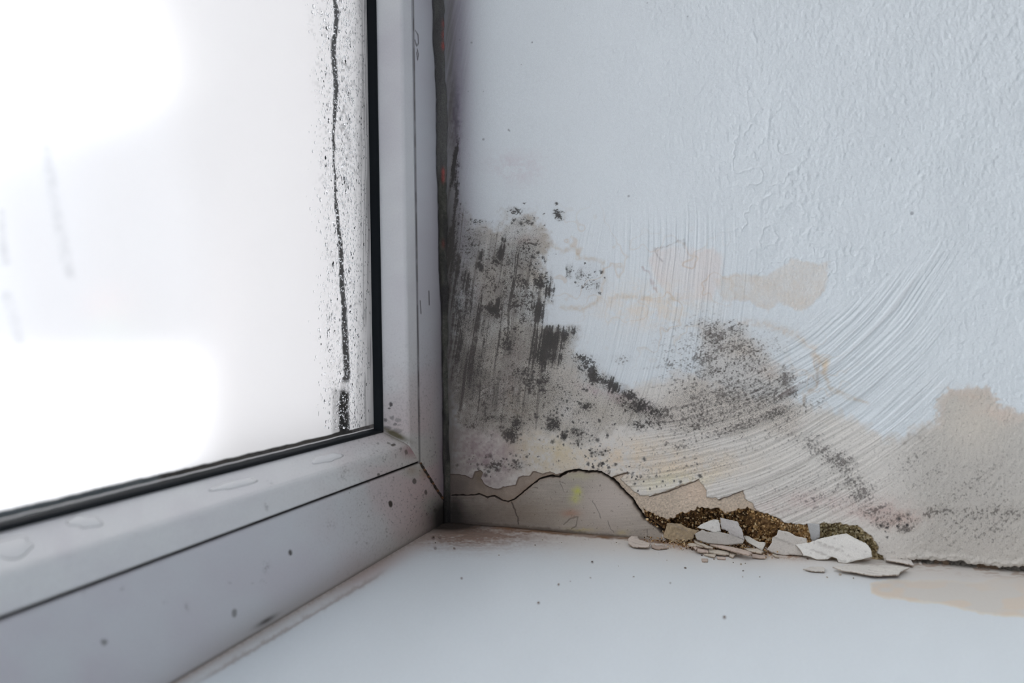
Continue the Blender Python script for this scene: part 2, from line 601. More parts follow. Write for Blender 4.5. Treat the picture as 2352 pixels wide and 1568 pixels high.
    for pts, w_, k_, c_ in [([(1400, 690), (1425, 680), (1470, 682), (1520, 690), (1560, 684)], 6, .5, (165, 148, 125)),
                            ([(1262, 560), (1290, 575), (1320, 570), (1330, 590), (1385, 600), (1388, 640), (1375, 690), (1340, 710), (1290, 705)], 5, .5, (165, 148, 125)),
                            ([(1876, 820), (1890, 835), (1892, 860), (1905, 890), (1950, 912), (1990, 924)], 5, .55, (158, 140, 118)),
                            ([(1872, 830), (1880, 880), (1850, 905), (1845, 930)], 4, .6, (130, 115, 100)),
                            ([(1700, 740), (1760, 745), (1830, 770), (1868, 800), (1876, 830)], 9, .45, (176, 158, 140)),
                            ([(2078, 1020), (2090, 1000), (2112, 1000), (2120, 1012)], 3, .6, (120, 115, 110)),
                            ([(1505, 570), (1512, 590), (1520, 600)], 2.5, .6, (120, 115, 118)), ([(1508, 572), (1535, 562), (1552, 556), (1570, 550), (1572, 570)], 2, .5, (120, 112, 108)),
                            ([(1475, 615), (1492, 625), (1500, 655), (1510, 670)], 2.5, .6, (135, 115, 120))]:
        d, _ = line(Xf, Yf, pts)
        col = mix(col, A(*c_), np.exp(-(d / w_) ** 2) * k_ * (.6 + .4 * spk3))
    col = mix(col, A(190, 172, 146), blob(Xw, Yw, 1888, 845, 8, 18) * .6)
    # yellowish and pinkish clouds
    for (x, y, rx, ry, an, c_, k_) in [(1240, 1040, 90, 45, 0, (186, 174, 146), .9), (1420, 1050, 120, 40, -10, (196, 180, 160), .6), (1560, 1080, 140, 40, -10, (196, 180, 160), .55), (1110, 1050, 70, 60, 0, (160, 144, 150), .9),
                                       (1180, 880, 50, 60, 0, (158, 138, 146), .8), (1300, 915, 34, 40, 0, (196, 198, 210), .7), (1345, 980, 50, 40, 0, (194, 192, 196), .5), (1130, 655, 34, 30, 0, (140, 114, 118), .55), (1500, 700, 120, 50, 0, (196, 184, 172), .5), (1130, 640, 30, 25, 0, (150, 120, 124), .8), (1130, 680, 35, 30, 0, (140, 112, 118), .8),
                                       (1185, 800, 30, 30, 0, (140, 112, 118), .7), (1215, 560, 30, 12, 0, (170, 130, 130), .5), (1450, 930, 60, 18, 25, (120, 84, 104), .8), (1370, 890, 40, 12, 20, (150, 118, 132), .6),
                                       (1205, 645, 15, 15, 0, (150, 116, 104), .6), (1770, 850, 40, 20, 0, (176, 158, 150), .5), (1190, 930, 40, 60, 0, (186, 170, 140), .55), (1180, 385, 60, 30, 0, (178, 172, 182), .5),
                                       (2000, 1170, 70, 25, 0, (176, 152, 150), .5), (1850, 1150, 120, 25, -5, (182, 164, 164), .45), (2060, 1190, 60, 20, 0, (170, 146, 140), .5), (1700, 800, 60, 20, 0, (184, 176, 168), .5),
                                       (2300, 950, 50, 16, 20, (184, 170, 162), .45), (2220, 900, 50, 14, 10, (176, 162, 152), .45), (1540, 1110, 80, 20, -15, (204, 196, 170), .4)]:
        col = mix(col, A(*c_), blob(Xw, Yw, x, y, rx, ry, an) * k_ * np.clip(.82 + .7 * s_n + .35 * spk3 + .25 * spk2, .1, 1.25))
    # mould
    z1 = 1 - sst(-30, 8, poly(Xw + 10 * spk3 + 12 * s_n, Yw + 10 * vn(X / 9, Y / 9, 49) + 8 * s_n, Z_MOLD))
    z2 = 1 - sst(-30, 8, poly(Xw, Yw, Z_MOLD2))
    col = mix(col, A(158, 153, 147), z1 * (.70 + .3 * fbm(X, Y, 45, 2, 46)))
    deep = z1 * (1 - sst(1180, 1300, X + 20 * s_n)) * sst(500, 590, Y) * (1 - sst(900, 1000, Y))
    col = mix(col, A(112, 109, 107), deep * np.clip(.50 + .55 * s_n + .4 * stA, 0, .9))
    col = mix(col, A(170, 163, 157), z2 * .55)
    dens = np.zeros(n)
    stk = np.clip(.5 + 1.0 * stA, 0, 1.4)
    dens1 = np.zeros(n)
    for (x, y, rx, ry, an, k_, s_) in [
            # the dark band next to the frame and the scrubbed streaks
            (1040, 600, 14, 110, 0, .75, 1), (1050, 780, 20, 150, 0, .62, 1), (1046, 400, 10, 90, 0, .6, 1), (1066, 647, 14, 34, 0, .7, 1), (1090, 720, 44, 60, 0, .48, 1), (1080, 860, 40, 80, 0, .5, 1), (1130, 760, 60, 80, 0, .38, 1),
            (1152, 584, 11, 24, 14, .95, 1), (1160, 556, 5, 16, 12, .8, 1), (1145, 604, 10, 12, 0, .7, 0), (1110, 588, 6, 20, 8, .7, 1), (1104, 614, 9, 8, 0, .9, 0), (1085, 560, 26, 40, 0, .34, 0), (1136, 709, 17, 13, 30, 1.0, 0),
            (1147, 694, 9, 13, 0, .8, 1), (1118, 702, 18, 7, 0, .62, 0), (1175, 640, 18, 80, 8, .55, 1), (1190, 600, 10, 60, 8, .5, 1), (1160, 700, 12, 60, 8, .5, 1), (1215, 572, 26, 26, 0, .36, 0), (1225, 610, 24, 30, 0, .34, 0),
            (1246, 643, 17, 16, -30, .8, 0), (1264, 664, 10, 20, 0, .85, 1), (1268, 645, 6, 26, 5, .7, 1), (1208, 650, 14, 14, 0, .6, 0), (1195, 640, 10, 10, 0, .5, 0), (1237, 713, 14, 26, 0, .95, 1), (1246, 700, 10, 10, 0, .6, 0),
            (1262, 782, 34, 30, 0, .95, 2), (1290, 772, 24, 22, 0, .85, 2), (1312, 757, 14, 12, 0, .75, 2), (1240, 810, 22, 34, 0, .8, 2), (1268, 815, 30, 22, 0, .75, 2), (1222, 780, 16, 50, 0, .5, 1), (1200, 700, 50, 60, 0, .34, 0),
            (1165, 790, 18, 22, 20, .6, 0), (1180, 760, 30, 30, 0, .35, 0), (1105, 905, 30, 50, 0, .4, 1), (1075, 885, 16, 22, 0, .55, 1), (1220, 885, 16, 16, 0, .5, 0), (1246, 872, 20, 24, 0, .5, 0), (1205, 855, 24, 20, 0, .45, 0),
            (1340, 820, 22, 12, 15, .62, 0), (1352, 836, 22, 16, 20, .62, 0), (1366, 858, 13, 17, 10, 1.0, 0), (1384, 872, 14, 10, 30, .8, 0), (1400, 880, 12, 13, 20, .95, 2), (1414, 890, 14, 11, 30, .95, 2), (1432, 899, 12, 10, 25, .9, 2),
            (1453, 910, 15, 9, 25, .85, 0), (1474, 935, 22, 18, 20, .72, 0), (1502, 944, 18, 12, 10, .62, 0), (1445, 930, 34, 16, 30, .42, 0), (1466, 982, 24, 10, 10, .45, 0), (1490, 975, 20, 12, 0, .4, 0),
            (1168, 1000, 13, 12, 20, .85, 0), (1182, 975, 12, 18, 10, .65, 0), (1145, 965, 26, 9, 8, .5, 0), (1115, 960, 30, 12, 0, .42, 0), (1080, 975, 30, 14, 0, .36, 0), (1268, 974, 11, 14, 0, .75, 0), (1293, 1001, 6, 9, 0, .95, 0),
            (1262, 986, 12, 6, 0, .6, 0), (1321, 990, 14, 10, 0, .5, 0), (1325, 1014, 8, 8, 0, .5, 0), (1348, 930, 13, 12, 0, .5, 0), (1372, 1040, 20, 8, 0, .5, 0), (1130, 1065, 14, 10, 0, .6, 0), (1180, 1068, 20, 9, 0, .55, 0),
            (1284, 496, 11, 9, 30, .8, 0), (1278, 470, 4, 4, 0, .7, 0), (1185, 478, 16, 7, 0, .55, 0), (1205, 505, 26, 12, 0, .38, 0), (1100, 508, 50, 8, 0, .3, 0), (1312, 618, 7, 14, 5, .62, 1), (1333, 622, 6, 15, 5, .6, 1),
            (1368, 655, 7, 16, 5, .55, 1), (1350, 640, 30, 40, 0, .25, 0), (1250, 900, 60, 50, 0, .26, 0), (1150, 900, 110, 80, 0, .26, 0), (1150, 640, 110, 120, 0, .27, 0)]:
        b_ = blob(X + wx * .5 + 3 * fx, Y + wy * .5 + 3 * fy, x, y, rx * 1.2, ry * 1.2, an) * k_
        if s_ == 2:
            b_ = b_ * sst(740, 747, Y + 3 * fx)
        if s_ == 0:
            dens = np.maximum(dens, b_)
        else:
            dens1 = np.maximum(dens1, b_)
    d2 = np.zeros(n)
    stkB = np.clip(.5 + .9 * stB, 0, 1.3)
    for (x, y, rx, ry, an, k_) in [(1680, 880, 170, 130, 20, .42), (1600, 1060, 220, 50, -14, .26), (1900, 1130, 160, 60, -5, .28), (2230, 1210, 140, 60, 0, .30), (1640, 775, 36, 34, 0, .68), (1690, 760, 30, 26, 0, .5), (1700, 800, 60, 30, 0, .5), (1620, 850, 45, 35, 0, .55), (1810, 870, 20, 34, 0, .8), (1822, 905, 14, 18, 0, .7),
                                   (1760, 900, 70, 50, 0, .6), (1690, 910, 70, 50, 0, .58), (1780, 945, 60, 26, -15, .66), (1620, 960, 90, 26, -10, .5), (1520, 960, 40, 30, 0, .5), (1540, 830, 20, 16, 0, .4),
                                   (1600, 910, 60, 50, 0, .45), (1730, 840, 50, 36, 0, .48), (1880, 1030, 40, 18, 20, .6), (1930, 1060, 45, 22, 20, .66), (1975, 1130, 26, 26, 0, .68), (1960, 1110, 60, 30, 30, .5),
                                   (2030, 1180, 70, 22, 20, .55), (2160, 1175, 60, 20, 0, .5), (2310, 1175, 60, 24, 0, .55), (2250, 1190, 90, 30, 0, .42), (1850, 1010, 50, 16, 0, .45), (2080, 1215, 20, 9, 0, .7),
                                   (2030, 1200, 30, 10, 0, .6), (1430, 830, 20, 14, 0, .35), (2200, 1120, 200, 90, 0, .22), (2100, 1060, 80, 60, 0, .22), (1560, 1010, 80, 26, -12, .35), (1750, 960, 160, 26, -18, .5)]:
        b_ = blob(X + wx * .6 + 3 * fx, Y + wy * .6 + 3 * fy, x, y, rx * 1.1, ry * 1.1, an) * k_
        d2 = np.maximum(d2, b_ * (.75 + .35 * stkB))
    # purple grey grime beside the window frame
    nz = blob(X, Y, 1048, 150, 26, 330)
    col = mix(col, A(118, 112, 128), np.clip(nz * 1.1 + .2 * stA * nz, 0, .9))
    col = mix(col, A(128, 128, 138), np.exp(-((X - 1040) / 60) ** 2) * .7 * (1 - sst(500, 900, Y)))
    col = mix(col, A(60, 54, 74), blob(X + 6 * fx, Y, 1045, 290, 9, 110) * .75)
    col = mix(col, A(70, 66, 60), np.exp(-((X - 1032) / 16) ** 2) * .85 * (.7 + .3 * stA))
    dark = A(44, 42, 42)
    S0 = .42 * spk + .36 * spk2 + .30 * spk3
    S1 = .75 * (stA - .1) + .40 * S0
    f0, f1 = .60 - 1.30 * dens, .60 - 1.30 * dens1
    col = mix(col, A(112, 107, 104), np.clip(np.maximum(dens, dens1), 0, 1) * .55)
    m1 = np.maximum(sst(-.22, .26, S0 - f0) * sst(.08, .3, dens), sst(-.22, .26, S1 - f1) * sst(.08, .3, dens1))
    col = mix(col, dark, m1 * .86)
    S2 = .42 * spk + .42 * spk2 + .28 * spk3 + .16 * stB
    f2 = .60 - 1.12 * d2
    col = mix(col, A(126, 121, 118), np.clip(d2, 0, 1) * .42)
    col = mix(col, A(70, 65, 64), sst(-.26, .32, S2 - f2) * sst(.06, .3, d2) * .66)
    # fine pepper in damp zones
    pep = sst(.48, .80, spk * .6 + spk2 * .6) * np.clip(z1 * .8 + z2 + warm * .35 + blob(X, Y, 1450, 1040, 300, 60) * .3, 0, 1)
    col = mix(col, A(74, 68, 66), pep * .75)
    scr = sst(.35, .8, stA) * z1
    col = mix(col, A(92, 88, 86), scr * .5)
    scrb = sst(.4, .85, stB) * b_zone * (z2 + .25)
    col = mix(col, A(104, 96, 96), scrb * .55)
    rs = random.Random(3)
    for k in range(300):      # round mould colonies
        c = rs.choice([(1180, 985, 40, 35), (1300, 990, 60, 45), (1330, 905, 55, 45), (1230, 870, 30, 30), (1380, 1060, 45, 26), (1350, 1010, 60, 35), (1190, 1065, 50, 26), (1205, 500, 50, 25), (1230, 610, 40, 45), (1500, 1090, 90, 30),
                       (2060, 1205, 40, 22), (1090, 1060, 40, 30), (1260, 950, 50, 30), (1360, 640, 40, 40)])
        x, y = rs.gauss(c[0], c[2] * .6), rs.gauss(c[1], c[3] * .6)
        r_ = rs.uniform(.5, 2.3) * (1.0 if rs.random() < .85 else 1.7)
        m = (np.abs(X - x) < 16) & (np.abs(Y - y) < 16)
        if m.any():
            q = np.hypot(X[m] - x, Y[m] - y) + 2.0 * fx[m] + 2.2 * spk[m]
            cm = col[m]
            col[m] = mix(cm, A(56, 54, 56), (1 - sst(r_ * .3, r_ * 2.2, q)) * .85)
    for (x, y, r_) in [(1083, 98, 3), (1056, 92, 2), (1110, 320, 3), (1168, 298, 3), (1222, 97, 2), (1197, 148, 2), (1487, 7, 2), (1580, 38, 2), (1444, 450, 3), (1170, 300, 2), (2095, 490, 4), (1075, 210, 2), (1110, 210, 2)]:
        m = (np.abs(X - x) < 14) & (np.abs(Y - y) < 14)
        col[m] = mix(col[m], A(84, 84, 92), (1 - sst(r_ * .3, r_ * 1.3, np.hypot(X[m] - x, Y[m] - y) + fx[m])) * .55)

    # ---------------- the loose slab under the crack
    slab = CRACK + [(1520, 1300), (1030, 1300)]
    dS = poly(Xe, Ye, slab)
    inS = 1 - sst(-1.0, 1.0, dS)
    cs = A(150, 144, 138)
    grain = vn(X / 45 + .3 * fx, Y / 3.0, 50) * .5 + vn(X / 16, Y / 2.2, 51) * .5
    scol = np.tile(cs, (n, 1)) * (1 + .09 * grain + .05 * spk + .10 * fbm(X, Y, 50, 2, 52))[:, None]
    scol = mix(scol, A(168, 160, 156), blob(X, Y, 1400, 1150, 70, 60) * .8)
    scol = mix(scol, A(116, 104, 92), blob(X, Y, 1180, 1180, 110, 40) * .6)
    scol = mix(scol, A(168, 170, 96), blob(Xf, Yf, 1325, 1126, 9, 9) * .95 + blob(Xf, Yf, 1322, 1145, 12, 10) * .6)
    scol = mix(scol, A(168, 166, 130), blob(Xf, Yf, 1330, 1092, 30, 8) * .4)
    scol = mix(scol, A(148, 112, 92), blob(Xf, Yf, 1310, 1178, 22, 9) * .6)
    scol = mix(scol, A(170, 160, 110), blob(Xf, Yf, 1335, 1216, 30, 4) * .5 + blob(Xf, Yf, 1430, 1222, 12, 6) * .4)
    scol = mix(scol, A(74, 64, 56), sst(.62, .9, spk * .6 + spk2 * .6) * .5)
    scol = mix(scol, A(72, 66, 60), blob(X, Y, 1060, 1190, 60, 26) * .8)
    for pts, w_ in [([(1174, 1153), (1182, 1172), (1188, 1190), (1189, 1204)], 1.3), ([(1360, 1150), (1372, 1170), (1380, 1190)], .8), ([(1395, 1195), (1402, 1215), (1410, 1222)], .8), ([(1295, 1206), (1308, 1192), (1326, 1187), (1322, 1208), (1312, 1216)], 1.4),
                    ([(1296, 1130), (1285, 1105), (1300, 1112)], .6), ([(1487, 1232), (1486, 1216)], 1.0), ([(1235, 1122), (1228, 1120)], 1.2)]:
        d, _ = line(Xe, Ye, pts)
        scol = mix(scol, A(52, 46, 42), (1 - sst(w_ * .4, w_ * 1.7, d)) * (.85 if w_ == 1.3 else .45))
        h = h - (1 - sst(w_ * .5, w_ * 1.6, d)) * .5
    col = col + (scol - col) * inS[:, None]
    hs = -.5 + 1.3 * np.exp(-np.clip(-dS, 0, 100) / 45) * blob(X, Y, 1360, 1120, 130, 120) + grain * .05 + .4 * blob(X, Y, 1400, 1200, 90, 50)
    h = h * (1 - inS) + (hs + h * .3) * inS
    # paint scaled off above the crack
    zp = PEEL + [(1300, 1086), (1283, 1097), (1262, 1094), (1238, 1101), (1200, 1131), (1180, 1148), (1165, 1154), (1150, 1151), (1136, 1140), (1120, 1143), (1100, 1136), (1034, 1139)]
    dP = poly(Xe, Ye, zp)
    inP = 1 - sst(-1.0, 1.0, dP)
    pcol = np.tile(A(142, 130, 120), (n, 1)) * (1 + .10 * fbm(X, Y, 14, 2, 53) + .05 * spk)[:, None]
    pcol = mix(pcol, A(110, 96, 76), blob(Xf, Yf, 1100, 1095, 14, 22) * .8)
    pcol = mix(pcol, A(84, 78, 76), blob(Xf, Yf, 1050, 1115, 34, 26) * .8)
    col = col + (pcol - col) * inP[:, None]
    h -= inP * .75
    rim = np.exp(-(np.clip(dP, -2, 60) / 2.4) ** 2) * (dP > 0) * (1 - inS)
    col = mix(col, A(96, 74, 66), np.exp(-((dP - .2) / 1.3) ** 2) * .7 * (1 - inS))
    h += rim * .12
    # bare sandy plaster
    dN = poly(Xe + 1.5 * spk3, Ye + 1.5 * spk3, SAND)
    inN = (1 - sst(-1.2, 1.2, dN)) * (1 - inS)
    gr = vn(X / 2.0, Y / 2.0, 60) * .5 + vn(X / 3.4, Y / 3.4, 61) * .5
    ncol = np.tile(A(170, 158, 146), (n, 1)) * (1 + .30 * gr)[:, None]
    ncol = mix(ncol, A(190, 172, 158), blob(X, Y, 1600, 1130, 40, 30) * .5)
    ncol = mix(ncol, A(150, 128, 104), blob(X, Y, 1740, 1180, 60, 14) * .6)
    col = col + (ncol - col) * inN[:, None]
    h = h * (1 - inN) + (-1.1 + gr * .22 + .3 * fbm(X, Y, 26, 2, 62)) * inN
    edge = np.exp(-((dN - .4) / 1.2) ** 2) * (1 - inS)
    col = mix(col, A(110, 92, 76), edge * .45)
    h += np.exp(-((dN - 5) / 4) ** 2) * .18 * (1 - inS) * (1 - inN)
    # further peeled edges in the bottom band
    for pts in [[(1403, 1097), (1424, 1092), (1440, 1086)], [(1492, 1141), (1530, 1131), (1604, 1103)], [(1651, 1148), (1706, 1127)], [(1706, 1127), (1780, 1100), (1850, 1070)]]:
        d, _ = line(Xe, Ye, pts)
        col = mix(col, A(70, 56, 46), (1 - sst(.6, 2.2, d)) * (.85 if pts[0][0] != 1706 else .35))
    # cavities
    for cav, dep, c1, c2 in [(CAV, 10.0, (92, 70, 46), (178, 146, 100)), (CAV2, 6.0, (98, 82, 60), (172, 146, 112)), (CAV3, 5.0, (128, 114, 88), (178, 168, 140))]:
        dC = poly(Xf + 2.2 * spk3, Yf + 2.2 * spk3, cav)
        inC = 1 - sst(-1.5, 1.5, dC)
        if cav is CAV:
            inC = inC * (1 - inS * sst(-30, -4, -dS) * 0)
            inC = inC * (1 - inS)
        g2 = vn(X / 3.0, Y / 3.0, 63) * .55 + vn(X / 5.5, Y / 5.5, 64) * .45
        base = A(*c1)
        cc = np.tile(base, (n, 1)) * (1 + .35 * g2)[:, None]
        cc = mix(cc, A(*c2), sst(.15, .6, g2 * .6 + .5 * spk) * .75)
        cc = mix(cc, A(40, 30, 22), sst(.2, .7, -g2) * .7)
        col = col + (cc - col) * inC[:, None]
        prof = sst(0, 16, -dC)
        hc = -1.2 - dep * prof * (.75 + .35 * fbm(X, Y, 22, 2, 65)) + g2 * 1.1
        if cav is CAV:       # the right lobe bulges back out as crumbling plaster
            hc += 6.0 * blob(X, Y, 1765, 1205, 34, 26) * prof
        h = h * (1 - inC) + hc * inC
    # the crack itself
    d, pos = line(Xe, Ye, CRACK)
    wd_ = 1.3 + 1.1 * sst(9, 14, pos) * (1 - .3 * sst(16, 19, pos)) + 1.4 * sst(20, 23, pos) + .5 * spk3
    ck = 1 - sst(wd_ * .55, wd_ * 1.45, d)
    col = mix(col, A(34, 27, 22), ck * .95)
    h -= ck * 3.0
    col = mix(col, A(120, 96, 78), np.exp(-(d / 6) ** 2) * .35 * (1 - ck))
    # crumbled gap along the sill on the right
    dG = poly(Xf, Yf, GAP)
    inG = 1 - sst(-1.5, 2, dG)
    gc = np.tile(A(92, 90, 88), (n, 1)) * (1 + .35 * spk2 + .2 * spk3)[:, None]
    gc = mix(gc, A(120, 98, 78), sst(.2, .6, fbm(X, Y, 22, 2, 66)) * .6)
    col = col + (gc - col) * inG[:, None]
    h = h * (1 - inG) + (-3.2 + 1.1 * spk3 + .5 * spk2) * inG
    h += np.exp(-((dG - 9) / 7) ** 2) * 1.0 * sst(2060, 2120, X) * (.7 + .5 * spk3)
    # grime line above the sill, then darker tones towards the corner
    sl = 1198 + (X - 1024) * .0888
    col = mix(col, A(60, 48, 38), (1 - sst(2, 9, sl - Y + 2.5 * fx)) * .6 * (1 - sst(1430, 1500, X)))
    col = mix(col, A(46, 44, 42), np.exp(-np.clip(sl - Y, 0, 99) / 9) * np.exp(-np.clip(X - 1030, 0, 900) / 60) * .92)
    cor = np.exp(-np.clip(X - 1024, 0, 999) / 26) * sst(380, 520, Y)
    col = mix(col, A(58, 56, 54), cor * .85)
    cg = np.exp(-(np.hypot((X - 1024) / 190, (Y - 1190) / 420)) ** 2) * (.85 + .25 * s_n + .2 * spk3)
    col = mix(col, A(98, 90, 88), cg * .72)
    md = np.clip(np.maximum(dens, dens1) * .8 + d2 * .6 + .14 * warm + .3 * z1 + .2 * z2, 0, 1) * (1 - inN) * (1 - inS * .6)
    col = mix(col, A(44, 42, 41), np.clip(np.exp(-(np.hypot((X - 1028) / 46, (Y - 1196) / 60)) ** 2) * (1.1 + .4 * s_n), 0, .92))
    return np.clip(col, .004, .9), h, md


ys = spaced([(0.0006, .00025), (-.295, .0009), (-.45, .03), (-1.2, .05)])
zs = spaced([(-.03, .01), (-.004, .0005), (0, .00024), (.20, .00032), (.300, .0009), (.42, .03), (1.35, .05)])
YY, ZZ = np.meshgrid(ys, zs)
V = np.stack([np.zeros_like(YY), YY, ZZ], -1).reshape(-1, 3)
PX, PY = project(V)
near = (PX > 900) & (PX < 4200) & (PY > -1200) & (PY < 1700) & (V[:, 1] > -.46) & (V[:, 2] < .44)
colw = np.tile(A(188, 195, 203), (len(V), 1))
hh = np.zeros(len(V))
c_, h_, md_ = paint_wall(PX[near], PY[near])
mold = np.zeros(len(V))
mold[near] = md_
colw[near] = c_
fade = 1 - sst(-.305, -.335, V[near, 1] * 1.0) * 0
hh[near] = h_
hh *= sst(-.455, -.40, V[:, 1]) * (1 - sst(.38, .43, V[:, 2]))
V[:, 0] = -hh * .001
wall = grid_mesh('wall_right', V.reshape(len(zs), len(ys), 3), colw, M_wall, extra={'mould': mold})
tag(wall, kind='structure', label='damp white painted reveal wall with black mould, brush strokes and a crack along its foot')
wb_ = box('wall_core', (.014, -1.2, -.1), (.12, .0, 1.35), M_back)
wb_.parent = wall

# ================================================================== the sill (plane z = 0)
def paint_sill(X, Y):
    n = X.shape[0]
    fx = fbm(X, Y, 9, 2, 73)
    wx = fbm(X, Y, 70, 3, 71) * 14
    wy = fbm(X, Y, 70, 3, 72) * 10
    spk = vn(X / 2.6, Y / 2.6, 74)
    spk2 = vn(X / 4.2, Y / 3.0, 75)
    col = np.tile(A(186, 194, 203), (n, 1)) * (1 + .015 * fbm(X, Y, 150, 3, 76))[:, None]
    sl = 1198 + (X - 1024) * .0888           # foot of the wall
    dw = Y - sl
    fr = 1198 - (X - 1024) * .5884           # foot of the frame (left)
    df = (Y - fr) * .862
    warm = np.exp(-(np.clip(dw + wy * .8, 0, 999) / 42) ** 2)
    col = mix(col, A(184, 180, 178), warm * .8)
    st = [(2000, 1340), (2060, 1330), (2140, 1330), (2240, 1336), (2330, 1325), (2500, 1345), (2620, 1380), (2560, 1425), (2352, 1418), (2250, 1408), (2150, 1385), (2080, 1375), (2030, 1372), (2000, 1360)]
    d = poly(X + wx * .6 + 2 * fx, Y + wy * .3 + 2 * fx, st)
    ins = 1 - sst(-5, 2, d)
    gap = sst(-.1, .3, fbm(X * .35, Y, 22, 2, 77))
    col = mix(col, A(178, 175, 172), ins * .9)
    col = mix(col, A(186, 173, 160), ins * gap * .7)
    col = mix(col, A(192, 186, 176), (sst(-6, -2, d) * (1 - sst(0, 3, d))) * .5)
    col = mix(col, A(174, 172, 172), np.exp(-(np.clip(dw, 0, 999) / 60) ** 2) * sst(1950, 2100, X) * .8)
    # brown dirt in the corner, fading out along the wall and the frame
    fib = vn(X / 22, Y / 2.6 + .8 * fx, 78)
    cn = np.exp(-np.hypot((X - 1070) / 170, (Y - 1222) / 32) ** 2)
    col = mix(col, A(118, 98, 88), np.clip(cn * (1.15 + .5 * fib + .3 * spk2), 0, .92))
    col = mix(col, A(150, 128, 130), np.exp(-np.hypot((X - 860), (Y - 1315) * 1.6) ** 2 / 110 ** 2) * np.exp(-(df / 26) ** 2) * .8)
    col = mix(col, A(92, 80, 72), np.exp(-(np.clip(df, 0, 999) / 7) ** 2) * (.55 + .4 * spk2))
    col = mix(col, A(120, 108, 104), np.exp(-((df - 26 - 3 * fx) / 5) ** 2) * sst(420, 520, X) * (1 - sst(840, 900, X)) * .55)
    col = mix(col, A(160, 150, 146), np.exp(-(np.clip(df, 0, 999) / 24) ** 2) * .6)
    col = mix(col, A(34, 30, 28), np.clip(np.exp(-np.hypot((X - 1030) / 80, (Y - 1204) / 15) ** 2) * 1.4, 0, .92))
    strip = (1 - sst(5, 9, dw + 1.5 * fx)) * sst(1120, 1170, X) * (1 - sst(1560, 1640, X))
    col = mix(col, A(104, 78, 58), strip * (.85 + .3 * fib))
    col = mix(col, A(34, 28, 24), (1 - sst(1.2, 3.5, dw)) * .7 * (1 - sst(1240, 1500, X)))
    col = mix(col, A(120, 92, 66), np.exp(-(dw / 11) ** 2) * sst(.1, .5, fib) * .55 * sst(1480, 1560, X))
    col = mix(col, A(130, 100, 74), np.exp(-((dw - 6) / 10) ** 2) * sst(1500, 1560, X) * (1 - sst(1800, 1880, X)) * (.4 + .6 * sst(-.2, .5, spk)))
    m = sst(.62, .85, spk * .6 + spk2 * .6) * np.exp(-np.clip(dw, 0, 999) / 20) * np.exp(-np.clip(X - 1050, 0, 2000) / 500)
    col = mix(col, A(70, 58, 52), m * .8)
    for (x, y, r_) in [(1360, 1290, 3), (1283, 1342, 3), (1237, 1384, 3), (1356, 1326, 2), (1664, 1417, 4), (1455, 1324, 2), (1540, 1338, 2), (1310, 1334, 1.5), (1060, 1327, 2.5), (1000, 1258, 3.5), (996, 1235, 4), (1044, 1259, 2.5), (1010, 1234, 3)]:
        q = (np.abs(X - x) < 16) & (np.abs(Y - y) < 16)
        col[q] = mix(col[q], A(90, 78, 80), (1 - sst(r_ * .4, r_ * 1.5, np.hypot(X[q] - x, Y[q] - y) + .8 * fx[q])) * .7)
    h = .10 * fbm(X, Y, 190, 2, 79) + .012 * spk * warm
    h += strip * .35 + .25 * cn * fib
    h -= .35 * np.exp(-((df - 25) / 5) ** 2) * sst(400, 520, X) * (1 - sst(850, 900, X))
    return col, h


xs = spaced([(-1.0, .05), (-.45, .003), (-.33, .0006), (-.22, .0004), (.0005, .004), (.016, .01)])
ys2 = spaced([(.006, .0004), (-.32, .0012), (-.45, .0012)])
XX, YY = np.meshgrid(xs, ys2)
V = np.stack([XX, YY, np.zeros_like(XX)], -1).reshape(-1, 3)
PX, PY = project(V)
d_ = (V - CAM) @ fwd
near = (d_ > .05) & (PX > -600) & (PX < 4200) & (PY > 1000) & (PY < 3200)
cols = np.tile(A(186, 194, 203), (len(V), 1))
c_, h_ = paint_sill(PX[near], PY[near])
cols[near] = c_
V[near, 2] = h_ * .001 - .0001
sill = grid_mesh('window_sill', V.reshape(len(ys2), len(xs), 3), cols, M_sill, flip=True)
tag(sill, 'white painted windowsill, brown dirt in its corner, tan water stain beside the flakes', 'windowsill')
sb = box('sill_board', (-1.0, -.45, -.035), (.013, .0, -.0012), material('sill_board_paint', color=tuple(A(186, 194, 203)), rough=.5), sill)

# ================================================================== the window (plane y = 0)
win = empty('window_1', (0, 0, 0), kind='structure', label='dirty white plastic window with fogged double glazing')


